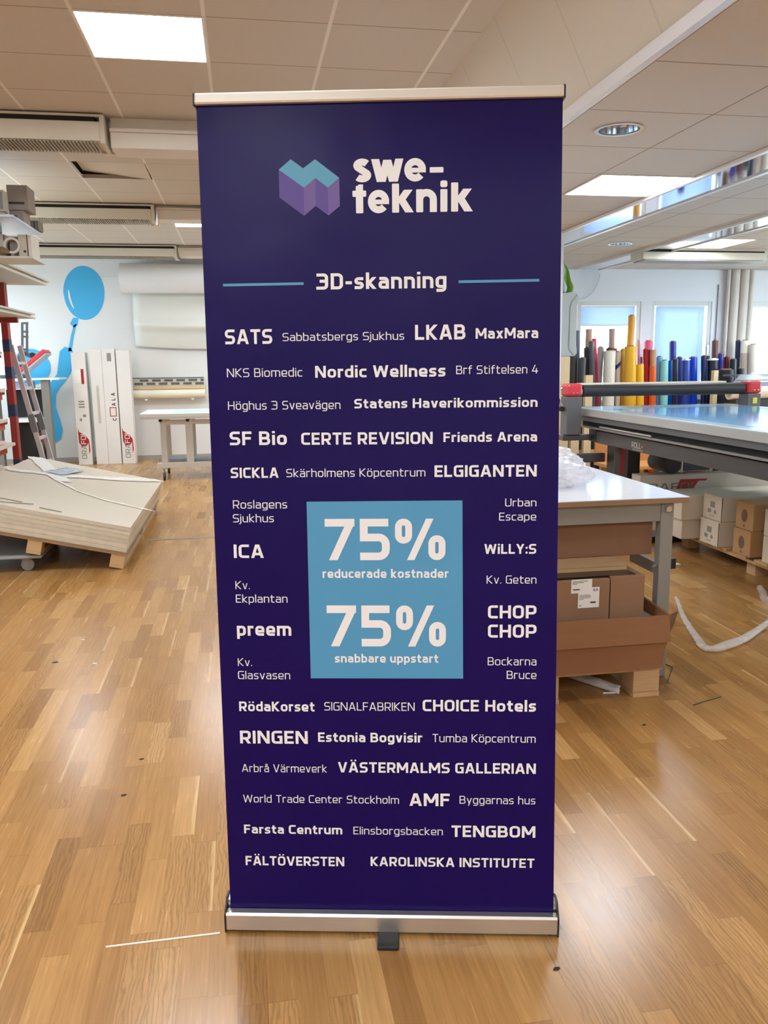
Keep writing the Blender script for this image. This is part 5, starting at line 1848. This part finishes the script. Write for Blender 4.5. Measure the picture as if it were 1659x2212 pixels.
MB().box(4.93, 6.6, 7.68, 7.72, 1.145, 1.1945).obj('wood_edge', M('counter_wood', (176, 142, 108), 0.5, var=0.1), t)
MB().box(5.42, 6.6, 7.9, 8.6, 0.0, 1.2).obj('cabinet', M('counter_dark', (44, 38, 34), 0.6), t)
MB().box(5.0, 5.06, 7.75, 7.81, 0.0, 1.227).obj('leg', M('counter_dark', (44, 38, 34), 0.6), t)
o = MB()
o.grid(lambda u, v: (5.60 + 0.34 * u, 8.38 + 0.14 * v + 0.015 * noise.noise((u * 4, v * 4, 0)), 1.3090 + 0.13 * math.sin(math.pi * min(1, u * 1.3) * .5) * math.sin(math.pi * v) * (0.8 + 0.2 * noise.noise((u * 6, v * 6, 3)))), 20, 14)
tag(o.obj('white_bag', M('white_bag_plastic', (232, 232, 236), 0.35), solid=0.003), 'crumpled white bag on the dark counter at the right edge', 'bag')
o = MB().pipe((4.55, 7.2, 1.16), (5.3, 7.2, 1.16), 0.06, 0.04, 24).obj('paper_roll', M('beige_paper', (226, 210, 190), 0.6))
MB().box(4.6, 5.3, 7.15, 7.25, 0.0, 1.101).obj('stand', ANTHD, o)
tag(o, 'beige paper roll behind the right gantry post', 'roll')

# ------------------------------------------------------------------ white work table with cartons below
t = thing('work_table', 'white topped work table with grey steel legs right of the banner', 'table', (0, 0, 0))
TX0, TX1, TY0, TY1, TZ = 0.44, 1.99, 3.40, 5.6, 0.87
MB().box(TX0, TX1, TY0, TY1, TZ - 0.028, TZ - 0.003).obj('top_board', M('board_edge_brown', (148, 118, 88), 0.5, var=0.1), t, bevel=0.003)
MB().box(TX0, TX1, TY0, TY1, TZ - 0.003, TZ).obj('laminate', M('white_laminate', (226, 228, 234), 0.14, var=0.02, bump=0.05, bscale=14), t)
TG = M('table_steel', (140, 138, 130), 0.45, var=0.05)
for x0, x1 in ((1.868, 1.93), (0.50, 0.562)):
    for y in (3.425, 5.4):
        l = MB().box(x0, x1, y, y + 0.05, 0.0, TZ - 0.029).obj('leg', TG, t, bevel=0.004)
        if y < 4:
            MB().cyl((x0 - 0.03, y - 0.004, 0.545), (x0, y + 0.02, 0.545), 0.006, n=8).obj('bolt', ALUD, l)
MB().box(0.562, 1.868, 3.43, 3.47, TZ - 0.115, TZ - 0.029).obj('apron', TG, t, bevel=0.003)
for x0 in (0.51, 1.88):
    MB().box(x0, x0 + 0.035, 3.475, 5.4, TZ - 0.115, TZ - 0.029).obj('apron', TG, t)
    MB().box(x0 + 0.005, x0 + 0.03, 3.475, 5.4, 0.49, 0.545).obj('stretcher', TG, t)
MB().cyl((1.895, 3.424, 0.815), (1.895, 3.405, 0.815), 0.014, n=14).obj('leg_bolt', ALU, t)
MB().box(1.931, 1.958, 3.43, 3.47, 0.525, 0.575).obj('clamp', BLACK, t, bevel=0.003)
MB().box(1.80, 1.84, 3.475, 3.52, 0.787, 0.835).obj('socket', WHITEP, t, bevel=0.004)
for k in range(3):
    MB().tube([(1.70 + 0.012 * j, 3.49, 0.818 - 0.008 * k - 0.008 * math.sin(j * .6)) for j in range(9)], 0.004, 6).obj('cable', BLACK, t)
st = MB().add([(1.868, 3.4235, 0.195), (1.90, 3.4235, 0.195), (1.90, 3.4235, 0.235), (1.868, 3.4235, 0.235)], [(0, 1, 2, 3)], 0)
st.add([(1.872, 3.423, 0.205), (1.895, 3.423, 0.212), (1.895, 3.423, 0.220), (1.872, 3.423, 0.213)], [(0, 1, 2, 3)], 1)
st.obj('sticker', [PAPERW, INK], t)

# crumpled clear plastic on the table
bm_ = bmesh.new()
bmesh.ops.create_icosphere(bm_, subdivisions=5, radius=1.0)
for v in bm_.verts:
    p = v.co.copy()
    d = 1 + 0.34 * noise.noise(p * 1.9) - 0.22 * abs(noise.noise(p * 3.7)) - 0.14 * abs(noise.noise(p * 7.5 + Vector((3, 1, 2))))
    v.co = Vector((p.x * 0.27 * d, p.y * 0.34 * d, max(-0.055, p.z * 0.115 * d)))
me_ = bpy.data.meshes.new('plastic_bag')
bm_.to_mesh(me_)
bm_.free()
me_.materials.append(clear('crumpled_clear_plastic', (250, 250, 252), 0.42, 0.10, 1.0, 26))
me_.polygons.foreach_set('use_smooth', [True] * len(me_.polygons))
o = bpy.data.objects.new('plastic_bag', me_)
COL.objects.link(o)
o.location = (1.50, 4.05, TZ + 0.0555)
tag(o, 'heap of crumpled clear plastic on the white work table', 'plastic')

# the loaded pallet standing partly under the table
t = thing('wooden_pallet', 'pine pallet under the cardboard tray, with one block showing', 'pallet', (0, 0, 0))
for x0 in (0.70, 1.19, 1.665):
    MB().box(x0, x0 + 0.125, 3.22, 4.10, 0.0, 0.020).obj('runner', PINE, t)
    for y0 in (3.225, 3.62, 3.98):
        MB().box(x0, x0 + 0.125, y0, y0 + 0.12, 0.021, 0.122).obj('block', PINE, t, bevel=0.003)
for k in range(5):
    MB().box(0.66, 1.795, 3.22 + k * 0.195, 3.32 + k * 0.195, 0.123, 0.143).obj('deck_board', PINEX, t)
TRAYM = M('tray_cardboard', (142, 98, 64), 0.8, var=0.06, scale=4, stretch=(1, 1, 14))  # tray brown darkened to carry the shadow below the table
t = thing('cardboard_tray', 'wide low cardboard tray with a flared corner on the pallet', 'tray', (0, 0, 0))
MB().box(0.70, 1.785, 3.20, 4.02, 0.1435, 0.155).obj('bottom', TRAYM, t)
MB().hexa([(0.70, 3.192, 0.144), (1.775, 3.192, 0.144), (1.775, 3.20, 0.144), (0.70, 3.20, 0.144), (0.70, 3.186, 0.285), (1.80, 3.186, 0.285), (1.80, 3.196, 0.285), (0.70, 3.196, 0.285)]).obj('front_wall', TRAYM, t)
MB().hexa([(0.70, 3.170, 0.268), (1.805, 3.170, 0.268), (1.805, 3.184, 0.268), (0.70, 3.184, 0.268), (0.70, 3.186, 0.385), (1.80, 3.186, 0.385), (1.80, 3.196, 0.385), (0.70, 3.196, 0.385)]).obj('upper_flap', TRAYM, t)
MB().hexa([(1.775, 3.20, 0.144), (1.785, 3.20, 0.144), (1.785, 4.02, 0.144), (1.775, 4.02, 0.144), (1.80, 3.19, 0.385), (1.812, 3.19, 0.385), (1.85, 4.02, 0.40), (1.84, 4.02, 0.40)]).obj('side_wall', TRAYM, t)
MB().add([(1.80, 3.186, 0.385), (1.872, 3.24, 0.384), (1.842, 3.215, 0.335), (1.80, 3.188, 0.285)], [(0, 1, 2, 3)]).obj('flared_corner', M('tray_cardboard_dark', (112, 76, 48), 0.8), t, solid=0.004)
MB().box(0.72, 1.77, 3.21, 4.0, 0.156, 0.355).obj('grey_sheets', M('grey_board', (130, 136, 138), 0.6), t)


def label_card(mb, x0, x1, y, z0, z1, m=0):
    mb.add([(x0, y, z0), (x1, y, z0), (x1, y, z1), (x0, y, z1)], [(0, 1, 2, 3)], m)


t = thing('cardboard_box', 'cardboard box with white shipping labels on the tray', 'box', (0, 0, 0))
MB().box(0.98, 1.552, 3.26, 3.66, 0.3555, 0.545).obj('carton', CARD, t, bevel=0.003)
lb = MB()
label_card(lb, 1.372, 1.468, 3.2585, 0.488, 0.550)
label_card(lb, 1.405, 1.503, 3.2580, 0.420, 0.512)
for k in range(3):
    label_card(lb, 1.378, 1.378 + [.07, .05, .02][k], 3.2575, 0.540 - k * 0.006, 0.543 - k * 0.006, 1)
label_card(lb, 1.380, 1.412, 3.2575, 0.502, 0.507, 2)
for k in range(4):
    label_card(lb, 1.41, 1.41 + [.05, .055, .05, .02][k], 3.2575, 0.476 - k * 0.006, 0.479 - k * 0.006, 1)
label_card(lb, 1.462, 1.487, 3.2575, 0.440, 0.447, 2)
label_card(lb, 1.412, 1.42, 3.2575, 0.428, 0.434, 1)
put_text(lb, text_quads('EA', True, 1.474, 1.496, 0.494, 0.012), lambda a, b: (a, 3.2573, b), 3)
lb.obj('shipping_labels', [PAPERW, INKG, INK, M('ink_blue', (70, 90, 140), 0.5)], t)
t = thing('cardboard_box', 'plain cardboard box nearest the table leg on the tray', 'box', (0, 0, 0))
MB().box(1.557, 1.716, 3.26, 3.66, 0.3555, 0.553).obj('carton', CARD, t, bevel=0.003)
tag(MB().hexa([(0.95, 3.27, 0.5535), (1.68, 3.28, 0.5535), (1.66, 3.64, 0.5535), (0.95, 3.64, 0.5535), (0.95, 3.27, 0.556), (1.68, 3.28, 0.556), (1.66, 3.64, 0.556), (0.95, 3.64, 0.556)]).obj('dark_film', M('dark_wrap', (58, 46, 38), 0.35)), 'dark plastic film lying over the two cardboard boxes', 'film')
for k in range(2):
    o = MB().box(0.80, 1.675 - 0.003 * k, 3.355, 3.477, 0.5565 + 0.0175 * k, 0.5725 + 0.0175 * k).obj('plywood_sheet', M('plywood_tone_%d' % k, [(190, 156, 112), (180, 146, 106)][k], 0.7, var=0.06, scale=3, stretch=(2, 12, 30)))
    tag(o, '%s of the two thin wooden sheets on the cardboard boxes' % ['lower', 'upper'][k], 'board', 'wooden sheets under the table')
t = thing('cardboard_box', 'long plain cardboard box under the table top, lying on the wooden sheets', 'box', (0, 0, 0))
MB().box(0.90, 1.856, 3.478, 3.80, 0.5905, 0.785).obj('carton', M('plain_cardboard', (134, 98, 72), 0.8, var=0.05, scale=4, stretch=(12, 1, 1)), t, bevel=0.003)  # this cardboard too is darkened for shade beneath the table top
MB().box(0.9, 1.75, 3.482, 3.8, 0.5575, 0.590).obj('loose_flap', CARDL, t)

# scraps around the table leg
pm = MB()
pm.grid(lambda u, v: (1.39 + 0.225 * u + 0.04 * v, 3.62 - 0.36 * u + 0.06 * v, 0.004 + 0.045 * math.sin(math.pi * v) * (0.6 + 0.4 * noise.noise((u * 6, v * 3, 2)))), 20, 8)
tag(pm.obj('torn_paper', M('torn_white_paper', (224, 218, 212), 0.7), solid=0.002), 'torn white wrapping paper poking out under the pallet', 'paper')
sm = MB().tube([(1.55, 3.285, 0.004), (1.60, 3.28, 0.004), (1.625, 3.276, 0.004)], 0.004, 6)
tag(sm.obj('plastic_straw', M('straw_white', (232, 240, 244), 0.4)), 'short white plastic strip on the floor before the pallet', 'strip')
tag(MB().tube([(2.0, 3.62, 0.002), (2.02, 3.52, 0.002), (1.90, 3.35, 0.002)], 0.0022, 5).obj('thin_wire', BLACK), 'bent thin dark wire on the floor right of the table leg', 'wire')
tag(MB().tube([(2.05, 3.15, 0.002), (1.96, 3.12, 0.003), (1.88, 3.09, 0.002)], 0.0016, 5).obj('thin_wire', BLACK), 'short dark wire on the floor below the bent one', 'wire')
tag(MB().box(3.04, 3.12, 5.40, 5.45, 0.0005, 0.0025).obj('paper_scrap', PAPERW), 'small white paper scrap on the floor behind the table leg', 'paper')

# ------------------------------------------------------------------ pallet of long cartons under the laminating table
t = thing('wooden_pallet', 'pine pallet of long cartons under the laminating table', 'pallet', (0, 0, 0))
for x0 in (3.45, 4.0, 4.5):
    for y0 in (3.9, 5.0, 6.0 - .12):
        MB().box(x0, x0 + 0.1, y0, y0 + 0.10, 0.0, 0.098).obj('block', PINE, t)
for k in range(9):
    y0 = 3.85 + k * 0.235
    MB().box(3.385, 4.62, y0, y0 + 0.14, 0.118, 0.138).obj('deck_board', PINEX, t)
for x0 in (3.40, 4.0, 4.5):
    MB().box(x0, x0 + 0.1, 3.85, 5.97, 0.0985, 0.1175).obj('stringer', PINE, t)


def long_carton(x0, x1, y0, y1, z0, z1, mat, label, mark=None):
    t = thing('long_carton', label, 'carton', (0, 0, 0), 0, 'long cartons under the laminating table')
    MB().box(x0, x1, y0, y1, z0, z1).obj('carton', mat, t, bevel=0.005)
    mb = MB()
    if mark in ('w', 'b'):
        f = lambda p, m: mb.add([(x0 - 0.001, y1 + (y0 - y1) * a, z0 + (z1 - z0) * c) for a, c in p], [tuple(range(len(p)))], m)
        if mark == 'w':
            f([(.38, .50), (.62, .50), (.62, .74), (.38, .74)], 1)
            f([(.26, .27), (.44, .27), (.44, .43), (.26, .43)], 1)
            f([(.56, .33), (.64, .25), (.72, .33), (.64, .45)], 1)
            f([(.36, .15), (.62, .15), (.62, .18), (.36, .18)], 1)
            MB().box(x0 - 0.0025, x0 - 0.0005, y0 + 0.001, y0 + 0.006, z0 + 0.004, z1 - 0.004).obj('edge_fold', INK, t)
            # ring mark on the long side
            for r0, r1 in ((0.058, 0.052), (0.032, 0.027)):
                n = 26
                vs = []
                for j in range(n + 1):
                    th = math.radians(20 + 320 * j / n)
                    for r in (r0, r1):
                        vs.append((x0 + 0.20 + r * math.cos(th), y0 - 0.001, (z0 + z1) / 2 + r * math.sin(th)))
                mb.add(vs, [(2 * j, 2 * j + 1, 2 * j + 3, 2 * j + 2) for j in range(n)], 0)
        else:
            n = 18
            mb.add([(x0 - 0.001, (y0 + y1) / 2 + 0.035 * math.cos(2 * math.pi * j / n), (z0 + z1) / 2 + 0.045 * math.sin(2 * math.pi * j / n)) for j in range(n)], [tuple(range(n))], 2)
            f([(.46, .10), (.56, .10), (.56, .18), (.46, .18)], 2)
    if mark == 'o':
        f = lambda p, m, off: mb.add([(a, y0 - 0.001 - off, c) for a, c in p], [tuple(range(len(p)))], m)
        f([(3.40, .545), (3.64, .545), (3.62, .528), (3.56, .528), (3.50, .44), (3.36, .44)], 3, 0)
        put_text(mb, text_quads('ORAFOL', True, 3.04, 3.56, 0.458, 0.060, 0.13), lambda a, b: (a, y0 - 0.003, b), 4)
    if mb.v:
        mb.obj('lettering', [INK, INKG, M('brown_ink', (112, 88, 62), 0.7), REDINK, M('logo_dim', (116, 106, 96), 0.6)], t)


WC = M('white_long_carton', (212, 200, 180), 0.6, var=0.04)
WG = M('white_carton_shaded', (196, 186, 172), 0.6, var=0.04)  # white carton again, with the shade at the back put into its colour
long_carton(3.10, 4.4, 6.0 - .02, 6.118, 0.1385, 0.33, WC, 'lower long carton at the back of the pallet, mostly hidden')
long_carton(3.06, 4.4, 5.97, 6.118, 0.331, 0.585, WG, 'white long carton, darkened for shade, with a dark red mark and lettering, at the back', 'o')
long_carton(3.235, 4.5, 5.62, 5.94, 0.1385, 0.290, WC, 'lower of two plain white cartons jutting out furthest left')
long_carton(3.215, 4.5, 5.60, 5.94, 0.291, 0.475, WC, 'upper of two plain white cartons jutting out furthest left')
long_carton(3.345, 4.5, 5.30, 5.55, 0.1385, 0.322, WC, 'lower white carton with ring mark next to the brown cartons', 'w')
long_carton(3.36, 4.5, 5.30, 5.55, 0.323, 0.505, WC, 'upper white carton with ring mark next to the brown cartons', 'w')
long_carton(3.375, 4.5, 4.97, 5.17, 0.1385, 0.320, CARDL, 'lower brown carton with a round stamp at the pallet edge', 'b')
long_carton(3.385, 4.5, 4.97, 5.17, 0.321, 0.512, CARDL, 'upper brown carton with a round stamp at the pallet edge', 'b')
long_carton(3.40, 4.5, 4.60, 4.87, 0.1385, 0.318, WC, 'lower white carton cut off by the right edge of the photo', 'w')
long_carton(3.40, 4.5, 4.60, 4.87, 0.319, 0.50, WC, 'upper white carton cut off by the right edge of the photo', 'w')

# ------------------------------------------------------------------ things on the floor
STRIPM = clear('floor_plastic', (252, 250, 246), 0.36, 0.08, 0.45, 30)
pts = [(2.62, 4.57), (2.53, 4.36), (2.44, 4.14), (2.36, 3.90), (2.315, 3.76), (2.31, 3.70), (2.36, 3.69), (2.46, 3.74), (2.58, 3.80), (2.72, 3.90), (2.90, 4.04), (3.08, 4.22)]
mb = MB()
rad = [0.012, 0.014, 0.018, 0.022, 0.028, 0.03, 0.036, 0.042, 0.032, 0.024, 0.022, 0.02]
fine, fr = [], []
for i in range(len(pts) - 1):
    for k in range(5):
        q = k / 5
        fine.append((pts[i][0] + (pts[i + 1][0] - pts[i][0]) * q + 0.004 * noise.noise((i + q, 0, 0)), pts[i][1] + (pts[i + 1][1] - pts[i][1]) * q, 0.014))
        fr.append((rad[i] + (rad[i + 1] - rad[i]) * q) * (1 + 0.3 * noise.noise((i * 5 + k, 3, 0))))
n = 8
vs = []
for i, p in enumerate(fine):
    a = Vector(fine[min(i + 1, len(fine) - 1)]) - Vector(fine[max(i - 1, 0)])
    sd = Vector((-a.y, a.x, 0)).normalized()
    for j in range(n):
        th = 2 * math.pi * j / n
        q = Vector(p) + sd * (fr[i] * math.cos(th)) + Vector((0, 0, 0.012 * math.sin(th)))
        vs.append(q)
mb.add(vs, [(i * n + j, i * n + (j + 1) % n, (i + 1) * n + (j + 1) % n, (i + 1) * n + j) for i in range(len(fine) - 1) for j in range(n)], 0, True)
tag(mb.obj('plastic_strip', STRIPM), 'long crinkled clear plastic strip curled on the parquet at the right', 'plastic')
mb = MB().tube([(3.27, 4.68, 0.014), (3.21, 4.56, 0.016), (3.14, 4.44, 0.016), (3.12, 4.36, 0.014)], [0.02, 0.026, 0.024, 0.03], 8)
tag(mb.obj('plastic_strip', STRIPM), 'short piece of clear plastic on the parquet at the right edge', 'plastic')
tag(MB().box(-0.41, -0.119, 1.985, 1.989, 0.0005, 0.003).obj('white_strip', M('strip_white', (248, 244, 232), 0.4)), 'thin white strip lying on the floor left of the banner foot', 'strip')
bpy.data.objects['white_strip'].rotation_euler = (0, 0, 0)
SP = M('floor_scrap_dark', (40, 34, 30), 0.7)
for (x, y, r), lab in zip(((-0.998, 4.196, 0.014), (-0.44, 3.037, 0.008), (-0.47, 2.772, 0.009), (0.711, 1.703, 0.009), (1.58, 2.95, 0.008)),
                          ('dark speck on the parquet far left', 'upper of two dark specks left of the banner', 'lower of two dark specks left of the banner', 'dark scrap on the parquet right of the banner foot', 'dark crumb on the parquet below the loaded pallet')):
    o = MB()
    k = 9
    o.prism([(x + r * (1 + .4 * math.sin(3 * j)) * math.cos(2 * math.pi * j / k), y + 0.7 * r * (1 + .3 * math.cos(5 * j)) * math.sin(2 * math.pi * j / k)) for j in range(k)], lambda a, b: (a, b, 0.0004), lambda a, b: (a, b, 0.0024))
    tag(o.obj('floor_scrap', SP), lab, 'scrap')
for (x, y), lab in zip(((-0.935, 4.52), (-0.806, 4.131), (1.62, 3.30)), ('tiny white crumb on the parquet near the tilted pallet', 'tiny white crumb on the parquet left of the banner', 'tiny white crumb by the torn paper')):
    tag(MB().box(x, x + 0.02, y, y + 0.008, 0.0004, 0.004).obj('paper_crumb', PAPERW), lab, 'scrap')
